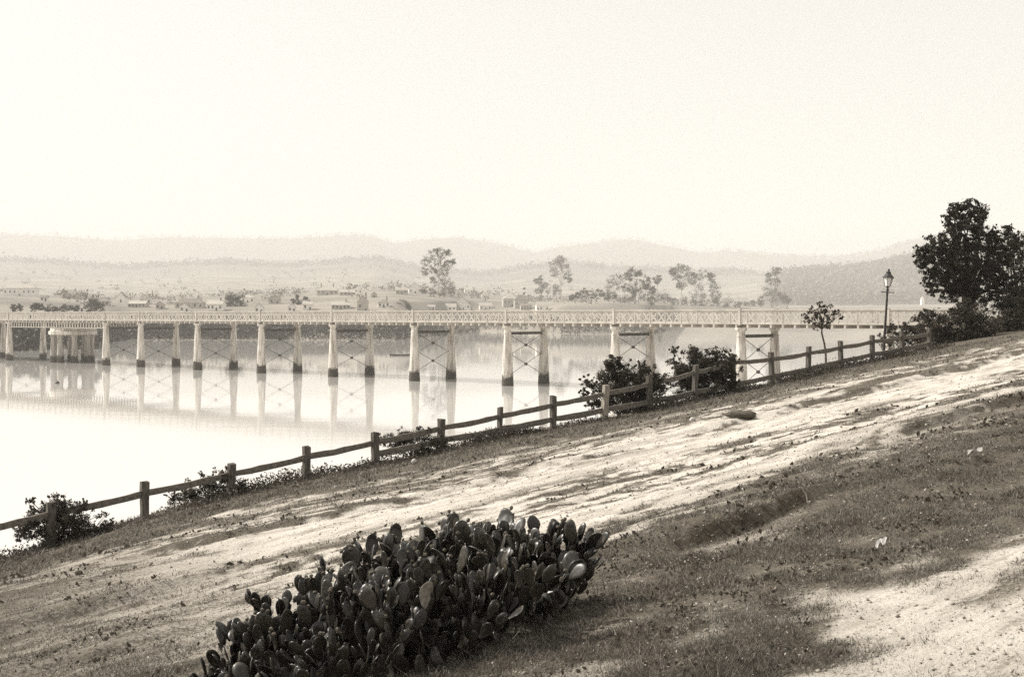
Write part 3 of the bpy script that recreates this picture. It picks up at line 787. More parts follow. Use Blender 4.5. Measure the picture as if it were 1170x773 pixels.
bush('sprawling spiky bush spreading over the fence with long outer sprigs', 715, 32.0,
     [(715, 438, 22), (700, 431, 18), (735, 450, 22), (690, 452, 15), (720, 461, 20), (742, 436, 14), (705, 418, 11), (672, 440, 8), (668, 452, 5), (735, 421, 7), (690, 463, 10), (755, 440, 10), (675, 463, 6)], per=1300, leaf=.13, seed=11, sub=18)
bush('dense rounded dark bush leaning on the fence rails', 805, 31.8,
     [(806, 427, 22), (790, 425, 20), (825, 425, 19), (806, 441, 20), (775, 431, 15), (832, 437, 13), (800, 411, 13), (820, 408, 11), (768, 415, 6), (770, 400, 4), (835, 412, 8), (780, 444, 14)], per=1500, leaf=.12, seed=12, sub=18)
bush('thin hedge bush behind the lamp post and the top fence posts', 1022, 33.5,
     [(1012, 392, 9), (1028, 390, 10), (1042, 388, 9), (1020, 377, 7), (1034, 377, 8), (1048, 380, 9)], per=1100, leaf=.13, seed=13)
bush('broad dark bush beneath the large tree', 1095, 33.6,
     [(1100, 358, 14), (1116, 362, 14), (1075, 372, 20), (1097, 372, 20), (1060, 380, 15), (1118, 376, 18), (1085, 386, 16), (1058, 362, 8), (1105, 388, 16), (1130, 384, 14), (1072, 392, 10)], per=420, leaf=.20, seed=14, sub=22)
bush('tall dark bush at the right edge under the paler crown', 1150, 33.8,
     [(1150, 365, 18), (1165, 358, 20), (1145, 380, 16), (1180, 370, 22), (1160, 340, 14), (1175, 385, 16)], per=420, leaf=.20, seed=15, sub=22)

# small tree at the fence
X_, Y_ = on_t(944, 32.9); base = Vector((X_, Y_, float(ground_z(X_, Y_))-.1))
q = lambda x, y, dy=0: P(x, y, Y_+dy)
stems = [([base, q(943.5, 405), q(942, 393), q(939, 381), q(939, 372)], [.06, .05, .045, .04, .03])]
sb = [(938, 361, 9), (927, 362, 8), (950, 360, 9), (940, 352, 7), (929, 354, 6), (957, 357, 5), (961, 361, 4), (919, 361, 4), (921, 366, 4), (945, 371, 6), (933, 373, 5), (936, 347, 4), (948, 349, 4)]
for i, b_ in enumerate(sb): stems.append(limb(q(939, 376), q(b_[0], b_[1]-2), .025, .008, 4, .1, i))
grow('small_tree', 'slim young tree with a flat feathery crown just beyond the fence', 'tree', base, pxblobs(sb, Y_, .5, 3), 2600, .085, M['leaf'], stems, parts=('trunk', 'crown'), sub=12, tight=.24)

# the large dark tree
Y_ = 69.0; base = Vector(((1104-585)/F*Y_, Y_, 0)); base.z = float(ground_z(base.x, base.y))-.2
q = lambda x, y, dy=0: P(x, y, Y_+dy)
tb = [(1103, 244, 15), (1093, 256, 15), (1116, 256, 15), (1106, 270, 20), (1085, 275, 16), (1128, 275, 15), (1070, 281, 15), (1058, 292, 11), (1063, 305, 12), (1080, 297, 18),
      (1100, 295, 22), (1122, 297, 20), (1140, 290, 13), (1072, 318, 13), (1060, 322, 8), (1092, 320, 18), (1112, 322, 20), (1133, 315, 17), (1083, 337, 12), (1104, 340, 14), (1126, 338, 14), (1143, 307, 14), (1140, 268, 13), (1150, 285, 13), (1146, 325, 15), (1148, 342, 13), (1052, 287, 9), (1051, 299, 9), (1066, 330, 9), (1070, 292, 14), (1120, 246, 10), (1086, 250, 10), (1092, 238, 9), (1110, 236, 10), (1120, 243, 9)]
stems = []
jn = q(1103, 338); stems.append(([base, base.lerp(jn, .5)+Vector((.1, 0, 0)), jn], [.30, .25, .20]))
jn2 = q(1110, 340, .5); stems.append(([base+Vector((.35, .2, 0)), base.lerp(jn2, .6), jn2], [.20, .17, .14]))
for i, b_ in enumerate(tb): stems.append(limb(jn if i % 2 else jn2, q(b_[0], b_[1]), .10, .02, 6, .07, 40+i))
grow('tree', 'large dark bushy tree standing alone on the right of the bank', 'tree', base, pxblobs(tb, Y_, .9, 6), 1900, .145, M['leaf_tree'], stems, parts=('trunk', 'crown'), sub=30, tight=.205, ratio=.55)
Y_ = 71.5; base = Vector(((1160-585)/F*Y_, Y_, 0)); base.z = float(ground_z(base.x, base.y))-.2
tb = [(1158, 272, 12), (1170, 282, 14), (1156, 292, 12), (1176, 302, 16), (1158, 312, 12), (1190, 290, 16), (1172, 326, 14), (1154, 335, 10), (1195, 320, 16), (1152, 262, 6), (1166, 345, 12)]
jn = q(1162, 345); stems = [([base, base.lerp(jn, .5), jn], [.20, .17, .14])]
for i, b_ in enumerate(tb): stems.append(limb(jn, P(b_[0], b_[1], Y_), .07, .02, 5, .07, 90+i))
grow('tree', 'thinner leafy tree cut off by the right edge beside the large dark tree', 'tree', base, pxblobs(tb, Y_, .9, 7), 1900, .14, M['leaf_tree'], stems, parts=('trunk', 'crown'), sub=30, tight=.25)

# ------------------------------------------------------------------ prickly pear
def pad_mesh(seed, nu=16, nv=8):
    """an egg-shaped flat joint, one metre long, standing on its narrow end"""
    rr = random.Random(seed); wid = rr.uniform(.40, .66); th = rr.uniform(.06, .10); bend = rr.uniform(-.30, .30); e1 = rr.uniform(-.10, .10); e2 = rr.uniform(-.05, .05)
    vs = []; fs = []
    # rings from one face centre over the rim to the other face centre
    prof = [(0.0, 1.0), (.45, .97), (.75, .82), (.92, .52), (1.0, 0.0), (.92, -.52), (.75, -.82), (.45, -.97), (0.0, -1.0)]
    for (q_, h_) in prof:
        if q_ == 0:
            vs.append((0, th/2*h_+bend*.25, .54)); continue
        for k in range(nu):
            a = 2*math.pi*k/nu; zc = .54+.46*math.sin(a)*q_*(1.08 if math.sin(a) < 0 else 1)
            wq = wid/2*math.cos(a)*q_*(1.0-.30*max(0, -math.sin(a))+.06*math.sin(a))*(1+.05*math.sin(3*a+seed)+e2*math.sin(5*a))+e1*(zc-.1)**2
            vs.append((wq, th/2*h_+bend*((zc-.5)**2)*2-bend*.2*(1-q_), zc))
    def ring(i):
        o = 1+(i-1)*nu; return [o+k for k in range(nu)]
    R = [ring(i) for i in range(1, len(prof)-1)]
    for k in range(nu): fs.append((0, R[0][k], R[0][(k+1) % nu]))
    for i in range(len(R)-1):
        for k in range(nu): fs.append((R[i][k], R[i+1][k], R[i+1][(k+1) % nu], R[i][(k+1) % nu]))
    last = len(vs)-1
    for k in range(nu): fs.append((last, R[-1][(k+1) % nu], R[-1][k]))
    # little knobs of fruit on the rim
    me = bpy.data.meshes.new('pad'); me.from_pydata(vs, [], fs); me.update()
    me.polygons.foreach_set('use_smooth', [True]*len(me.polygons))
    return me
PADS = [pad_mesh(i) for i in range(16)]
for p_ in PADS: p_.materials.append(M['cactus'])
rr = random.Random(21)
pads = []      # (matrix, mesh index)
def put(base, direction, yaw, size, mi):
    d = direction.normalized(); side = Vector((math.cos(yaw), math.sin(yaw), 0)); side = (side-d*side.dot(d)).normalized(); nrm = d.cross(side)
    Mx = Matrix((side, nrm*1.0, d)).transposed().to_4x4()
    return Matrix.Translation(base)@Mx@Matrix.Scale(size, 4)
def chain(base, d, yaw, size, level, top):
    mi = rr.randrange(len(PADS)); Mx = put(base, d, yaw, size, mi); pads.append((Mx, mi, size, level))
    if level <= 0: return
    for k in range(rr.choice((1, 1, 2, 2))):
        a = rr.uniform(.25, math.pi-.25)
        loc = Mx@Vector((math.cos(a)*.30, 0, .54+.40*math.sin(a)))
        if loc.z > top: continue
        nd = (d+(Mx.to_3x3()@Vector((math.cos(a), 0, math.sin(a)))).normalized()*.75+Vector((rr.gauss(0, .34), rr.gauss(0, .34), .45))).normalized()
        chain(loc, nd, yaw+rr.gauss(0, 1.2), size*rr.uniform(.82, 1.06), level-1, top)
plants = []
sA, sB = 4.95, 8.45
for i in range(270):
    f = rr.random()**1.2; s0 = sA+(sB-sA)*f; wdt = .95*math.sin(math.pi*min(1, .14+f*.84))**.6
    t0 = 8.75-.05*(s0-7)+rr.uniform(-1.15, 1)*wdt
    x = s0*EX-t0*EY; y = s0*EY+t0*EX
    hgt = np.interp(f, [0, .12, .3, .5, .75, .92, 1], [.32, .68, 1.0, 1.12, 1.14, .92, .42])*(1-.25*abs(t0-8.9))
    plants.append((x, y, hgt))
for (x, y, hgt) in plants:
    base = Vector((x, y, float(ground_z(x, y))-.05)); yaw = rr.uniform(0, math.pi)
    d = Vector((rr.gauss(0, .28), rr.gauss(0, .28), 1))
    chain(base, d, yaw, rr.choice((rr.uniform(.12, .19), rr.uniform(.16, .24), rr.uniform(.20, .28))), 4 if hgt > .6 else (3 if hgt > .4 else 2), base.z+hgt-.15)
camv = Vector((0, 0, CAM))
cb = Vector(on_t(455, 8.9)+(0,)); cb.z = float(ground_z(cb.x, cb.y))
cact = thing('prickly_pear', cb, 'large dense clump of dark prickly pear cactus on the turf beside the track', 'cactus')
def show(p):      # how large and how unhidden a pad is likely to be: nearer, higher
    c = p[0]@Vector((0, 0, .6)); g_ = float(ground_z(c.x, c.y))
    return p[2]*(.5+(c.z-g_)*1.1)-.06*((c-camv).length-11)
order = sorted(range(len(pads)), key=lambda i: -show(pads[i]))
toppads = order[:99]; rest = order[99:]
DRY = PADS[2].copy(); DRY.materials.clear(); DRY.materials.append(M['cactus_dead'])
for j, i in enumerate(toppads):
    o = link('pad', PADS[pads[i][1]] if j not in (31, 66) else DRY, None, cact)
    if j in (31, 66): o['label'] = 'dry bleached pale cactus pad'
    o.matrix_local = Matrix.Translation(-cb)@pads[i][0]
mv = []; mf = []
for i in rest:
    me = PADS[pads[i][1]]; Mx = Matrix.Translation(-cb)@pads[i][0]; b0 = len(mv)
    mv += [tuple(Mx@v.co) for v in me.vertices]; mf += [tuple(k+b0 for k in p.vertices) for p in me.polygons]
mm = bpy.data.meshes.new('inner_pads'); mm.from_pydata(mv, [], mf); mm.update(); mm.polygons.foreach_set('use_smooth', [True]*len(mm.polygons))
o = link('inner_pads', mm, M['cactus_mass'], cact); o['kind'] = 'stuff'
# fruit buds on the rims
fr = MB()
for i in order[:260]:
    if rr.random() < .6: continue
    Mx = Matrix.Translation(-cb)@pads[i][0]
    for k in range(rr.choice((1, 2, 3))):
        a = rr.uniform(.4, math.pi-.4); p0 = Mx@Vector((math.cos(a)*.33, 0, .54+.45*math.sin(a))); p1 = Mx@Vector((math.cos(a)*.43, 0, .54+.60*math.sin(a)))
        fr.tube([p0, p0.lerp(p1, .5), p1], [.010, .019, .012], 6)
o = fr.build('fruit', M['cactus_fruit'], cact, True); o['kind'] = 'stuff'
# ------------------------------------------------------------------ litter on the ground
def lump(name, label, cat, px, py, size, m, flat=.6, seed=1, lift=0.0):
    v = py-HZ; u = px-585; Y_ = 3168/(v+.164*u-66.2); X_ = u/F*Y_
    for _ in range(8):
        z = float(ground_z(X_, Y_)); Y_ = Y_*.5+.5*(CAM-z)*F/v; X_ = u/F*Y_
    z = float(ground_z(X_, Y_))
    bm = bmesh.new(); bmesh.ops.create_icosphere(bm, subdivisions=3, radius=1)
    for w in bm.verts:
        n_ = fbm(np.array([w.co.x*1.3+seed*7+9]), np.array([w.co.y*1.3+w.co.z*1.7+seed*3+9]), 3)[0]
        w.co *= .75+.5*n_; w.co.x *= size[0]/2; w.co.y *= size[1]/2; w.co.z *= size[2]/2
    me = bpy.data.meshes.new(name); bm.to_mesh(me); bm.free()
    me.polygons.foreach_set('use_smooth', [True]*len(me.polygons))
    o = link(name, me, m); o.location = (X_, Y_, z+size[2]*.25+lift); return tag(o, label, cat)
lump('stone', 'pale round stone in the verge below the small twiggy bush', 'stone', 473, 529, (.17, .16, .17), M['paper'], seed=1)
lump('stone', 'small pale stone lying where verge meets dirt track below the large bush', 'stone', 791, 481, (.16, .12, .14), M['paper'], seed=2)
lump('earth_clod', 'flat dark clod of earth lying alone on the bare track', 'clod', 846, 479, (.85, .5, .22), M['clod'], seed=3)
lump('stone', 'tiny dark stone on the bare ground below the leftmost bush', 'stone', 90, 656, (.13, .10, .10), M['clod'], seed=4)
def scrap(label, px, py, w, d, seed, name='paper_scrap', m=None):
    v = py-HZ; u = px-585; Y_ = 3168/(v+.164*u-66.2); X_ = u/F*Y_
    for _ in range(8):
        z = float(ground_z(X_, Y_)); Y_ = Y_*.5+.5*(CAM-z)*F/v; X_ = u/F*Y_
    rr = random.Random(seed); vs = []; fs = []; n = 5
    for lay in (0, .004):
        for i in range(n):
            for j in range(n):
                vs.append(((i/(n-1)-.5)*w, (j/(n-1)-.5)*d, lay+.03*math.sin(i*1.7+j*.9+seed)+rr.uniform(0, .012)+.05*(i/(n-1))))
        if lay == 0: rr = random.Random(seed)
    for i in range(n-1):
        for j in range(n-1):
            a = i*n+j; fs.append((a, a+1, a+n+1, a+n)); b0 = n*n+a; fs.append((b0, b0+n, b0+n+1, b0+1))
    o = MB().add(vs, fs).build(name, m or M['paper']); o.location = (X_, Y_, float(ground_z(X_, Y_))+.05); o.rotation_euler = (0, 0, rr.uniform(-.4, .6)); return tag(o, label, 'paper scrap')
scrap('crumpled white paper scrap lying on the turf between the two bare patches', 1008, 627, .11, .07, 2)
scrap('narrow white scrap on the dark turf near the right edge', 1114, 528, .18, .04, 5)
scrap('tiny white scrap on the turf just right of the prickly pear', 668, 655, .08, .06, 7)
sv = MB(); sv.tube([(0, 0, 0), (.03, .02, .10), (.02, .05, .21)], [.008, .007, .004], 6)
o = sv.build('twig', M['palebark']); 
X_, Y_ = (923-585)/F*15.4, 15.4; o.location = (X_, Y_, float(ground_z(X_, Y_))+.02); o.rotation_euler = (.3, -.5, 0); tag(o, 'bleached twig standing on the low earth ledge in the turf', 'twig')

# ------------------------------------------------------------------ boats on the river
def boat(name, label, px, py, length, beam, m, rz, seat=True):
    Y_ = CAM*F/(py-HZ); X_ = (px-585)/F*Y_
    root = thing(name, (X_, Y_, 0), label, 'boat', rz=rz); vs = []; fs = []; n = 11
    for k in range(n):
        f = k/(n-1)*2-1; w = beam/2*(1-abs(f)**2.6*.92); sh = .42+.16*f*f
        for (a, z) in ((-1, sh), (-.72, -.10), (.72, -.10), (1, sh), (.86, sh-.02), (.6, .04), (-.6, .04), (-.86, sh-.02)):
            vs.append((f*length/2, a*w, z))
    for k in range(n-1):
        for c in range(8): fs.append((k*8+c, k*8+(c+1) % 8, k*8+8+(c+1) % 8, k*8+8+c))
    fs += [tuple(range(8))[::-1], tuple((n-1)*8+c for c in range(8))]
    MB().add(vs, fs).build('hull', m, root)
    for x in (-length*.2, length*.15):
        t_ = MB(); t_.box((x, 0, .30), (.25, beam*.8, .04)); t_.build('thwart', M['deck'], root)
    return root
boat('rowing_boat', 'low dark rowing boat lying still on the open water between bridge columns', 457.5, 406, 7.0, 1.5, M['hull'], .05)
boat('barge', 'long pale flat boat moored near the far shore beyond the bridge', 527, 378.6, 16, 3.2, M['hull_pale'], .1)
Y_ = CAM*F/(438-HZ); X_ = (65.5-585)/F*Y_
root = thing('mooring_buoy', (X_, Y_, 0), 'small dark mooring buoy floating on the river at the far left', 'buoy')
MB().lathe([(.05, -.35), (.32, -.15), (.42, .1), (.32, .36), (.08, .5)], n=14).build('float', M['hull'], root, True)
m = MB(); m.tube([(0, 0, .48), (0, 0, .7)], .04, 6); m.build('ring', M['rod'], root)
# ------------------------------------------------------------------ far shore: helpers
def find_Y(px, y, ymin=None):
    c = int(np.clip(round((px+560)/8.0), 0, nc-1))
    yy = HZ-(FZ[:, c]-CAM)/FY[:, c]*F
    for i in range(14, len(yy)):
        if FY[i, c] >= (ymin or 0) and yy[i] <= y:
            if i > 14 and yy[i-1] > y:
                f = (yy[i-1]-y)/(yy[i-1]-yy[i]+1e-9); return float(FY[i-1, c]*(1-f)+FY[i, c]*f)
            return float(FY[i, c])
    return 2000.0
# ------------------------------------------------------------------ houses
def house(label, x0, x1, yb, ye, yr, depth=8, rz=.12, style='side', wall='wall', roof='roof', wins=3, chim=0, name='house', Y=None, door=True, cat='house', over=.35):
    """px extents of the front, rows of base / eaves / ridge; style: side (ridge along front), front (gable faces us), hip"""
    px = (x0+x1)/2; Y_ = Y or find_Y(px, yb)
    w = (x1-x0)/F*Y_; hw = max(2.3, (yb-ye)/F*Y_); hr = max(1.0, (ye-yr)/F*Y_)
    z = far_z(px, Y_)
    root = thing(name, ((px-585)/F*Y_, Y_, z-.2), label, cat, rz=rz)
    D = depth
    if Y is not None or True:
        zt = P(px, ye, Y_).z-(z-.2); hw = max(2.3, zt)        # eaves at the row seen
    m = MB()
    if style == 'front':
        vs = [(-w/2, 0, -1.5), (w/2, 0, -1.5), (w/2, D, -1.5), (-w/2, D, -1.5), (-w/2, 0, hw), (w/2, 0, hw), (w/2, D, hw), (-w/2, D, hw), (0, 0, hw+hr-.12), (0, D, hw+hr-.12)]
        m.add(vs, [(0, 1, 5, 8, 4), (2, 3, 7, 9, 6), (1, 2, 6, 5), (3, 0, 4, 7), (4, 8, 9, 7), (8, 5, 6, 9)])
    elif style == 'side':
        vs = [(-w/2, 0, -1.5), (w/2, 0, -1.5), (w/2, D, -1.5), (-w/2, D, -1.5), (-w/2, 0, hw), (w/2, 0, hw), (w/2, D, hw), (-w/2, D, hw), (-w/2, D/2, hw+hr-.12), (w/2, D/2, hw+hr-.12)]
        m.add(vs, [(0, 1, 5, 4), (1, 2, 6, 9, 5), (2, 3, 7, 6), (3, 0, 4, 8, 7), (4, 5, 9, 8), (8, 9, 6, 7)])
    else: m.box((0, D/2, (hw-1.5)/2), (w, D, hw+1.5))
    m.build('wall', M[wall], root)
    r = MB(); o = over; t = .14
    if style == 'front':
        sl = hr/(w/2)
        for s_ in (-1, 1):
            r.add([(0, -o, hw+hr), (s_*(w/2+o), -o, hw-sl*o), (s_*(w/2+o), D+o, hw-sl*o), (0, D+o, hw+hr), (0, -o, hw+hr-t), (s_*(w/2+o), -o, hw-sl*o-t), (s_*(w/2+o), D+o, hw-sl*o-t), (0, D+o, hw+hr-t)],
                  [(0, 1, 2, 3), (4, 7, 6, 5), (0, 4, 5, 1), (1, 5, 6, 2), (2, 6, 7, 3)])
    elif style == 'side':
        sl = hr/(D/2)
        for (ya, yb_) in ((-o, D/2), (D+o, D/2)):
            r.add([(-w/2-o, ya, hw-sl*o), (w/2+o, ya, hw-sl*o), (w/2+o, yb_, hw+hr), (-w/2-o, yb_, hw+hr), (-w/2-o, ya, hw-sl*o-t), (w/2+o, ya, hw-sl*o-t), (w/2+o, yb_, hw+hr-t), (-w/2-o, yb_, hw+hr-t)],
                  [(0, 1, 2, 3), (4, 7, 6, 5), (0, 4, 5, 1), (1, 5, 6, 2), (3, 7, 4, 0)])
    else:
        i = min(w, D)/2*.95
        r.add([(-w/2-o, -o, hw), (w/2+o, -o, hw), (w/2+o, D+o, hw), (-w/2-o, D+o, hw), (-w/2+i, D/2, hw+hr), (w/2-i, D/2, hw+hr), (-w/2-o, -o, hw-t), (w/2+o, -o, hw-t), (w/2+o, D+o, hw-t), (-w/2-o, D+o, hw-t)],
              [(0, 1, 5, 4), (1, 2, 5), (2, 3, 4, 5), (3, 0, 4), (6, 9, 8, 7), (0, 6, 7, 1), (1, 7, 8, 2), (2, 8, 9, 3), (3, 9, 6, 0)])
    rf = r.build('roof', M[roof], root)
    for k in range(chim):
        c = MB(); cx_ = w*(.28 if k == 0 else -.3); c.box((cx_, D/2+.2, hw+hr*.75+.6), (.9, .8, hr*.5+2.2)); c.box((cx_, D/2+.2, hw+hr+1.72), (1.1, 1.0, .2)); c.build('chimney', M['brick'], rf)
    n = wins; mid = n//2
    for k in range(n):
        xk = -w/2+w*(k+.5)/n
        if door and k == mid:
            b = MB(); b.box((xk, -.03, 1.15), (1.0, .12, 2.1)); b.build('door', M['win'], root)
        else:
            f = MB(); f.box((xk, -.03, hw*.56), (1.15, .10, min(1.7, hw*.5))); f.build('window', M['win'], root)
    return root
house('long white hall with a row of windows and a hipped roof on the left hill', 4, 40, 338, 329, 324, depth=11, style='hip', wins=7, rz=.1, name='hall', cat='hall', roof='roof2')
house('tiny white hut just below the long white hall', 46, 54, 344, 339.5, 337, depth=4, style='side', wins=2, name='hut', cat='hut')
house('hazy grey cottage on the slope between the hall and the round shore tree', 70, 88, 341, 336, 332, style='hip', wall='wall2', wins=3, chim=1, rz=-.1)
house('white shed tucked between the low hedge and the round shore tree', 90, 97, 356, 349, 345.5, depth=5, style='front', wins=1, name='shed', cat='shed')
house('steep dark gabled barn with a pale front left of the leftmost cottages', 133, 143, 345, 339, 333, depth=8, style='front', wins=1, wall='wall', name='barn', cat='barn')
house('small pale cottage left of the wide gabled cottage', 178, 187, 353, 347, 343.5, depth=6, style='front', wins=2, roof='roof2', wall='wall2')
house('wide dark roofed cottage behind the small white gable', 200, 232, 352, 346, 340.5, style='hip', wins=5, wall='wall2', chim=1, rz=.05)
house('small white gabled front standing before the wide dark roofed cottage', 205, 216, 356, 350, 345.5, depth=5, style='front', wins=2)
house('white walled cottage just left of the domed tree', 236, 254, 355, 347, 343, style='side', wins=4, roof='roof2', rz=-.08, chim=1)
house('small white gable right of the domed tree with its roof just over the bridge', 291, 301, 357, 351, 345.5, depth=7, style='front', wins=2, roof='roof2')
house('white gable beside the spiky shrub above the bridge', 329, 338, 356, 350.5, 346, depth=6, style='front', wins=2, roof='roof2')
house('white shed with one dark window beside two dark bushes', 346, 357, 354, 347, 344, depth=6, style='side', wins=2, name='shed', cat='shed', roof='roof2')
house('large hazy house with a broad hipped roof on the middle rise', 362, 386, 337, 331.5, 325.5, style='hip', wins=5, wall='wall2', chim=2, depth=14, roof='roof2')
house('low hazy house right of the broad hipped house', 388, 406, 337, 333.5, 330.5, style='side', wins=4, wall='wall2', roof='roof2')
house('tall narrow pale gabled house with a chimney on the middle flat', 408, 421, 356, 344, 337, style='front', wins=2, wall='wall2', chim=1, depth=7, roof='roof2')
house('hazy hillside house with a tall chimney left of the tall gum', 452, 466, 336, 331, 327, style='side', wins=3, chim=2, wall='wall2', roof='roof2')
house('pale gabled hillside house nearest the tall gum', 467, 482, 335, 329, 323, style='front', wins=3, wall='wall', depth=12, roof='roof2')
house('tiny white hut left of the bright twin gabled house', 489, 497, 356, 350, 348, depth=4, style='side', wins=2, name='hut', cat='hut', roof='roof2')
house('low white lean-to joined to the bright gabled house', 503, 521, 356, 350.5, 346.5, depth=7, style='side', wins=4, name='outbuilding', cat='outbuilding', roof='roof2', rz=.02)
house('bright white gabled house below the tall gum', 521, 538, 357, 347.5, 340, depth=13, style='front', wins=3, rz=.35)
house('hazy upper house of the pair right of the bright gabled house', 575, 592, 350, 341, 334.5, style='hip', wins=4, wall='wall2', depth=12, roof='roof2')
house('hazy dark roofed house stepping down from the upper one', 588, 603, 352, 342.5, 336.5, style='hip', wins=3, wall='wall2', roof='roof')
house('open fronted dark roofed shed near the far shore', 595, 608, 358, 348.5, 346.5, depth=6, style='side', wins=4, wall='wall2', name='shed', cat='shed', door=False)
house('low pale house left of the long dark hedge', 613, 627, 356, 349, 344.5, style='side', wins=4, wall='wall', roof='roof2')
house('faint white house on the far slope right of the tall gum', 531, 540, 335, 331, 328, style='side', wins=3, depth=10, roof='roof2')
house('faint white gabled house on the far slope above the twin houses', 551, 560, 341, 336, 332, style='front', wins=2, depth=10, roof='roof2')
house('lone white hut on the wooded slope right of the street lamp', 1053, 1056.5, 345, 341.5, 339, style='front', wins=1, depth=7, Y=2500, name='hut', cat='hut', roof='roof2')

house('small grey cottage half hidden in brush directly above the pivot pier', 112, 124, 349, 344, 340.5, style='hip', wall='wall2', wins=3)
house('pale long shed with a low roof above the second pier from the left cluster', 146, 166, 351, 346.5, 343.5, style='side', wins=5, wall='wall2', roof='roof2', name='shed', cat='shed', rz=-.05)
house('white cottage with one chimney between the barn and the small pale cottage', 160, 172, 347, 341.5, 338, style='side', wins=3, chim=1)
house('pale hipped cottage on the rise behind the domed tree', 276, 290, 346, 340, 336, style='hip', wins=3, wall='wall', roof='roof2')
house('grey gabled cottage above the two small white gables', 307, 320, 347, 341, 336.5, style='front', wins=2, wall='wall2', roof='roof')
house('long low pale house on the flat left of the tall narrow gabled house', 379, 400, 353, 348, 344.5, style='side', wins=5, chim=1, wall='wall2', roof='roof2')
house('small white cottage between the tall narrow gabled house and the hillside houses', 432, 445, 351, 345.5, 341.5, style='hip', wins=3, chim=1)
house('tiny grey hut on the open rise beyond the tall narrow gabled house', 424, 431, 340, 336, 333, style='front', wins=1, depth=7, name='hut', cat='hut', wall='wall2')
house('white cottage low on the flat between bright gabled house and upper hazy house', 548, 562, 355, 349, 345.5, style='side', wins=3, roof='roof2')

# ------------------------------------------------------------------ far trees
def far_tree(name, label, px, yb, blobs, Y=None, leafm='leaf_gum', pale=False, leaf=1.2, per=None, cat='tree', trunks=1, thick=.45, group=None, sub=12):
    Y_ = Y or find_Y(px, yb); z = far_z(px, Y_); base = Vector(((px-585)/F*Y_, Y_, z-.3))
    root = thing(name, base, label, cat, group)
    bl = pxblobs(blobs, Y_, .7, int(px)); m = MB(); zc = min(b[2]-b[3]*.3 for b in bl)
    for k in range(trunks):
        gb = [b for i, b in enumerate(bl) if i % trunks == k] or bl
        ax = sum(b[0] for b in gb)/len(gb); b0 = base+Vector(((ax-base.x)*.6+random.uniform(-.3, .3), random.uniform(-.5, .5), 0))
        jz = base.z+(min(b[2] for b in gb)-base.z)*.75
        jn = Vector((b0.x*.5+ax*.5, b0.y, max(jz, base.z+.8)))
        m.tube([b0, b0.lerp(jn, .5)+Vector((random.uniform(-.3, .3), 0, 0)), jn], [thick, thick*.8, thick*.6], 6)
        for i, b in enumerate(gb): m.tube(*limb(jn, (b[0], b[1], b[2]+b[3]*.3), thick*.5, thick*.15, 4, .08, int(px)+i), n=5)
    for i in range(len(m.v)): m.v[i] = (m.v[i][0]-base.x, m.v[i][1]-base.y, m.v[i][2]-base.z)
    m.build('trunk', M['palebark'] if pale else M['bark'], root, True)
    C = []
    for b in bl:
        pr = (per or 1.0)*620/max(1.0, b[3]**2)
        C.append(clump_points([b], pr, sub+6, .34))
    C = np.concatenate(C)
    V, Fq = leaf_quads(C-np.array(base), RNG.uniform(.4, 1.4, len(C))*leaf*.72, .6)
    link('crown', np_mesh('crown', V, Fq), M[leafm], root)
    return root
FTr = far_tree
FTr('bush', 'small dark shore bush left of the low hedge under the hall', 20, 357, [(16, 352, 4), (22, 351, 4)], 640, 'leaf_far', cat='bush', thick=.12, leaf=.8)
FTr('bush', 'low dark bush directly right of the small bush under the hall', 42, 357, [(38, 352, 4), (46, 351, 4.5), (42, 350, 4)], 640, 'leaf_far', cat='bush', thick=.12, leaf=.8)
FTr('hedge', 'long low dark hedge beside the round shore tree', 70, 358, [(56, 352, 5), (64, 352, 5), (72, 352, 5), (80, 352, 4.5), (87, 352, 4)], 640, 'leaf_far', cat='hedge', thick=.12, leaf=.8, trunks=3)
FTr('tree', 'round dark tree right at the shore near the left end of the bridge', 108, 360, [(108, 349, 8), (102, 352, 6), (115, 352, 6), (108, 345, 5)], 640, 'leaf_far', thick=.3, leaf=.9)
FTr('tree', 'large domed dark tree standing among the left cottages', 267, 358, [(267, 345, 8), (259, 350, 7), (275, 349, 7), (267, 339, 6), (262, 343, 6), (273, 342, 6)], 830, 'leaf_far', leaf=1.1)
FTr('shrub', 'spiky thin shrub beside the white gable above the bridge', 342, 358, [(340, 345, 4), (345, 348, 5), (335, 344, 3), (340, 339, 2.5), (349, 341, 2.5)], 830, 'leaf_gum', cat='shrub', thick=.2, leaf=.9)
FTr('bush', 'pair of dark bushes in front of the white shed with one window', 354, 357, [(351, 353, 3), (355, 352.5, 3), (353, 345, 2)], 815, 'leaf_far', cat='bush', thick=.15, leaf=.8)
FTr('hedge', 'thin low hedge right of the white shed', 370, 357, [(364, 353, 2), (370, 353, 2.2), (376, 353, 2)], 815, 'leaf_far', cat='hedge', thick=.12, leaf=.7, trunks=3)
FTr('shrub', 'spreading dark shrubs on the flat left of the twin gabled house', 460, 357, [(452, 350, 5), (460, 348, 6), (467, 351, 5)], 830, 'leaf_gum', cat='shrub', thick=.2, leaf=.9)
FTr('gum_tree', 'tallest gum with a pale bare trunk and tiered open crown on the middle knoll', 500, 338,
    [(492, 293, 7), (503, 290, 7), (512, 294, 7), (488, 300, 6), (500, 299, 8), (511, 302, 6), (517, 299, 4), (486, 310, 5), (495, 309, 5), (508, 310, 6), (498, 287, 4), (510, 288, 4)], None, 'leaf_gum', True, leaf=1.1, thick=.6, sub=9)
FTr('tree', 'dense spreading tree at the foot of the tallest gum', 508, 338, [(503, 324, 7), (512, 325, 8), (494, 320, 4), (508, 319, 6), (516, 328, 5)], None, 'leaf_gum', leaf=1.1)
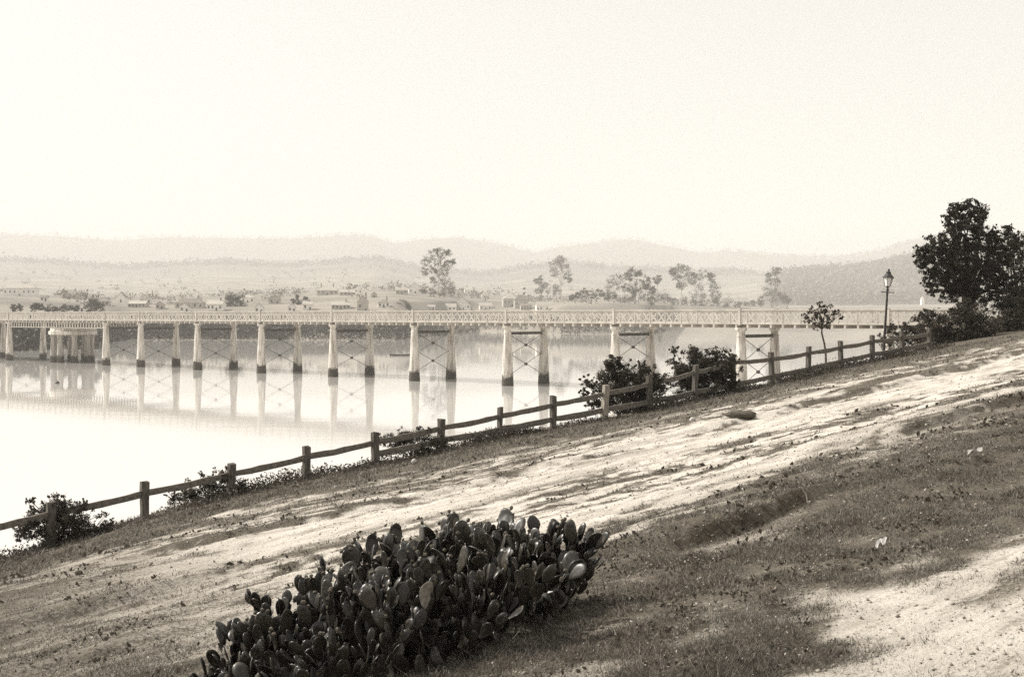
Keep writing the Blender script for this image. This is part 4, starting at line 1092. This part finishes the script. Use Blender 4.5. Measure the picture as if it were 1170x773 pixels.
FTr('hedge', 'low brush around the foot of the tallest gum', 498, 339, [(484, 333, 4), (494, 334, 5), (505, 335, 5), (516, 335, 4)], None, 'leaf_gum', cat='hedge', thick=.15, leaf=1.0, trunks=2)
FTr('gum_tree', 'tall pale hazy gum with a broad top left of the dark hedge', 638, 350, [(632, 303, 7), (641, 300, 7), (645, 307, 7), (634, 311, 6), (648, 315, 5), (640, 297, 5), (651, 320, 3)], 1750, 'leaf_gum', True, leaf=1.8, thick=.8)
FTr('tree', 'hazy leaning tree left of the tall pale gum', 621, 350, [(613, 321, 4), (620, 324, 5), (624, 330, 7), (616, 333, 5), (618, 318, 3)], 1650, 'leaf_gum', leaf=1.7)
FTr('tree', 'small ball shaped hazy tree in front of the tall pale gum', 636, 350, [(636, 330, 6), (635, 334, 5)], 1650, 'leaf_gum', leaf=1.6)
FTr('hedge', 'long dark rounded hedge on the flat right of the twin houses', 675, 345, [(653, 340, 4), (659, 338, 4.5), (667, 335, 6), (675, 336, 6), (684, 336, 6), (693, 338, 5), (700, 338, 5)], 1080, 'leaf_far', cat='hedge', thick=.2, leaf=1.2, trunks=4)
FTr('gum_tree', 'sparse pale gum with see-through crown rising over the dark hedge', 701, 352, [(697, 322, 7), (705, 318, 7), (712, 318, 6), (695, 330, 5), (706, 327, 6)], 1150, 'leaf_gum', True, leaf=1.2, thick=.5, per=.55)
FTr('gum_tree', 'dense dark gum with a raised round top and several white trunks', 726, 355, [(723, 313, 8), (730, 313, 6), (718, 316, 5), (738, 322, 7), (728, 328, 9), (716, 329, 6), (735, 333, 9), (722, 337, 8), (740, 328, 5)], 1090, 'leaf_far', True, leaf=1.3, trunks=3, thick=.45)
FTr('tree', 'dark upright tree joined to the right side of the dense gum', 745, 355, [(745, 337, 6), (744, 344, 6), (747, 331, 4)], 1080, 'leaf_far', True, leaf=1.2)
FTr('gum_tree', 'small faint gum with a thin trunk in the gap between the dark gums', 751, 352, [(749, 319, 4), (753, 317, 4), (751, 322, 3)], 1500, 'leaf_gum', leaf=1.5, thick=.35)
FTr('bush', 'row of mid dark bushes in the gap between the dark gums', 758, 352, [(753, 340, 5), (760, 339, 4.5), (766, 342, 4)], 1450, 'leaf_far', cat='bush', thick=.2, leaf=1.4)
FTr('gum_tree', 'leaning gum with a dark crown spreading to the right', 775, 356, [(770, 308, 5), (778, 307, 6), (785, 310, 7), (773, 317, 6), (783, 319, 8), (791, 320, 6), (776, 326, 5), (768, 311, 4), (793, 315, 4)], 1430, 'leaf_far', True, leaf=1.5, thick=.6)
FTr('gum_tree', 'pale lacy gum between the leaning gum and the columnar tree', 801, 356, [(803, 312, 6), (798, 317, 5), (811, 314, 5), (800, 328, 6), (793, 336, 6), (804, 337, 5)], 1430, 'leaf_gum', True, leaf=1.5, thick=.5, per=.5)
FTr('tree', 'columnar dark tree at the right end of the gum row', 817, 356, [(814, 319, 6), (816, 328, 7), (818, 338, 7), (818, 346, 6), (811, 315, 4)], 1425, 'leaf_far', leaf=1.5)
FTr('hedge', 'pale low brush under the row of gums', 790, 356, [(772, 346, 5), (782, 345, 5), (792, 346, 5), (803, 347, 5), (830, 349, 4), (842, 350, 4)], 1420, 'leaf_gum', cat='hedge', thick=.2, leaf=1.4, trunks=4)
FTr('gum_tree', 'hazy lone gum with stepped crown left of the wooded hill', 880, 352, [(884, 310, 5), (889, 309, 4), (878, 314, 4), (880, 321, 6), (888, 322, 5), (876, 333, 7), (887, 334, 7), (882, 341, 8), (870, 343, 5), (893, 338, 5)], 1560, 'leaf_gum', leaf=1.6, thick=.6)
FTr('bush', 'round bush at the right foot of the hazy lone gum', 898, 352, [(897, 342, 5), (900, 343, 4.5)], 1560, 'leaf_gum', cat='bush', thick=.2, leaf=1.5)
FTr('hedge', 'low brush line left of the hazy lone gum', 855, 354, [(845, 347, 3), (853, 347, 3.2), (861, 346, 3.5), (868, 346, 4)], 1560, 'leaf_gum', cat='hedge', thick=.2, leaf=1.4, trunks=2)

# ------------------------------------------------------------------ haze
hb = MB(); hb.box((0, 5200, 399), (14000, 10900, 806))
hz_m = bpy.data.materials.new('river_haze'); hz_m.use_nodes = True; nt = hz_m.node_tree
for n_ in list(nt.nodes):
    if n_.type != 'OUTPUT_MATERIAL': nt.nodes.remove(n_)
pvn = nt.nodes.new('ShaderNodeVolumePrincipled'); pvn.inputs['Density'].default_value = HAZE
pvn.inputs['Color'].default_value = (1.0, .988, .955, 1); pvn.inputs['Anisotropy'].default_value = .05
nt.links.new(pvn.outputs[0], nt.nodes['Material Output'].inputs['Volume'])
tag(hb.build('haze', hz_m), 'pale morning haze over the river valley', 'haze', kind='stuff')

# ------------------------------------------------------------------ camera, light, sky
cam = bpy.data.cameras.new('camera'); co = bpy.data.objects.new('camera', cam); COL.objects.link(co)
co.location = (0, 0, CAM); co.rotation_euler = (math.pi/2, 0, 0)
cam.sensor_width = 36; cam.lens = 36*F/1170; cam.shift_y = (HZ-386.5)/1170
cam.clip_start = .1; cam.clip_end = 30000
S.camera = co
SUN_EL = math.radians(SUN_ELEV); sd = Vector((SUN_DIR[0], SUN_DIR[1], 0)).normalized()
tosun = Vector((sd.x*math.cos(SUN_EL), sd.y*math.cos(SUN_EL), math.sin(SUN_EL)))
sl = bpy.data.lights.new('sun', 'SUN'); sl.energy = SUN_E; sl.angle = math.radians(.6); sl.color = (1, .955, .88)
so = bpy.data.objects.new('sun', sl); COL.objects.link(so); so.rotation_euler = tosun.to_track_quat('Z', 'Y').to_euler(); so.location = (-40, 0, 80)
W = bpy.data.worlds.new('World'); S.world = W; W.use_nodes = True; nt = W.node_tree
bg = nt.nodes['Background']
sk = nt.nodes.new('ShaderNodeTexSky'); sk.sky_type = 'NISHITA'; sk.sun_disc = False
sk.sun_elevation = SUN_EL; sk.sun_rotation = math.atan2(sd.x, sd.y); sk.dust_density = 4; sk.air_density = 1.2; sk.altitude = 20
bw = nt.nodes.new('ShaderNodeRGBToBW'); nt.links.new(sk.outputs[0], bw.inputs[0])
pw = nt.nodes.new('ShaderNodeMath'); pw.operation = 'POWER'; pw.inputs[1].default_value = .35; nt.links.new(bw.outputs[0], pw.inputs[0])
vm = nt.nodes.new('ShaderNodeVectorMath'); vm.operation = 'SCALE'; vm.inputs[0].default_value = (SKY_K, SKY_K*.985, SKY_K*.95)
nt.links.new(pw.outputs[0], vm.inputs['Scale']); nt.links.new(vm.outputs[0], bg.inputs['Color']); bg.inputs['Strength'].default_value = .1
S.view_settings.view_transform = 'Standard'; S.view_settings.look = 'None'; S.view_settings.exposure = EXPO; S.view_settings.gamma = 1
S.view_settings.use_curve_mapping = False
S.render.engine = 'CYCLES'
cy = S.cycles
cy.max_bounces = 8; cy.diffuse_bounces = 3; cy.glossy_bounces = 3; cy.transmission_bounces = 4; cy.volume_bounces = 2; cy.transparent_max_bounces = 8
cy.use_denoising = False
try: cy.denoiser = 'OPENIMAGEDENOISE'
except Exception: pass
cy.sample_clamp_indirect = 6
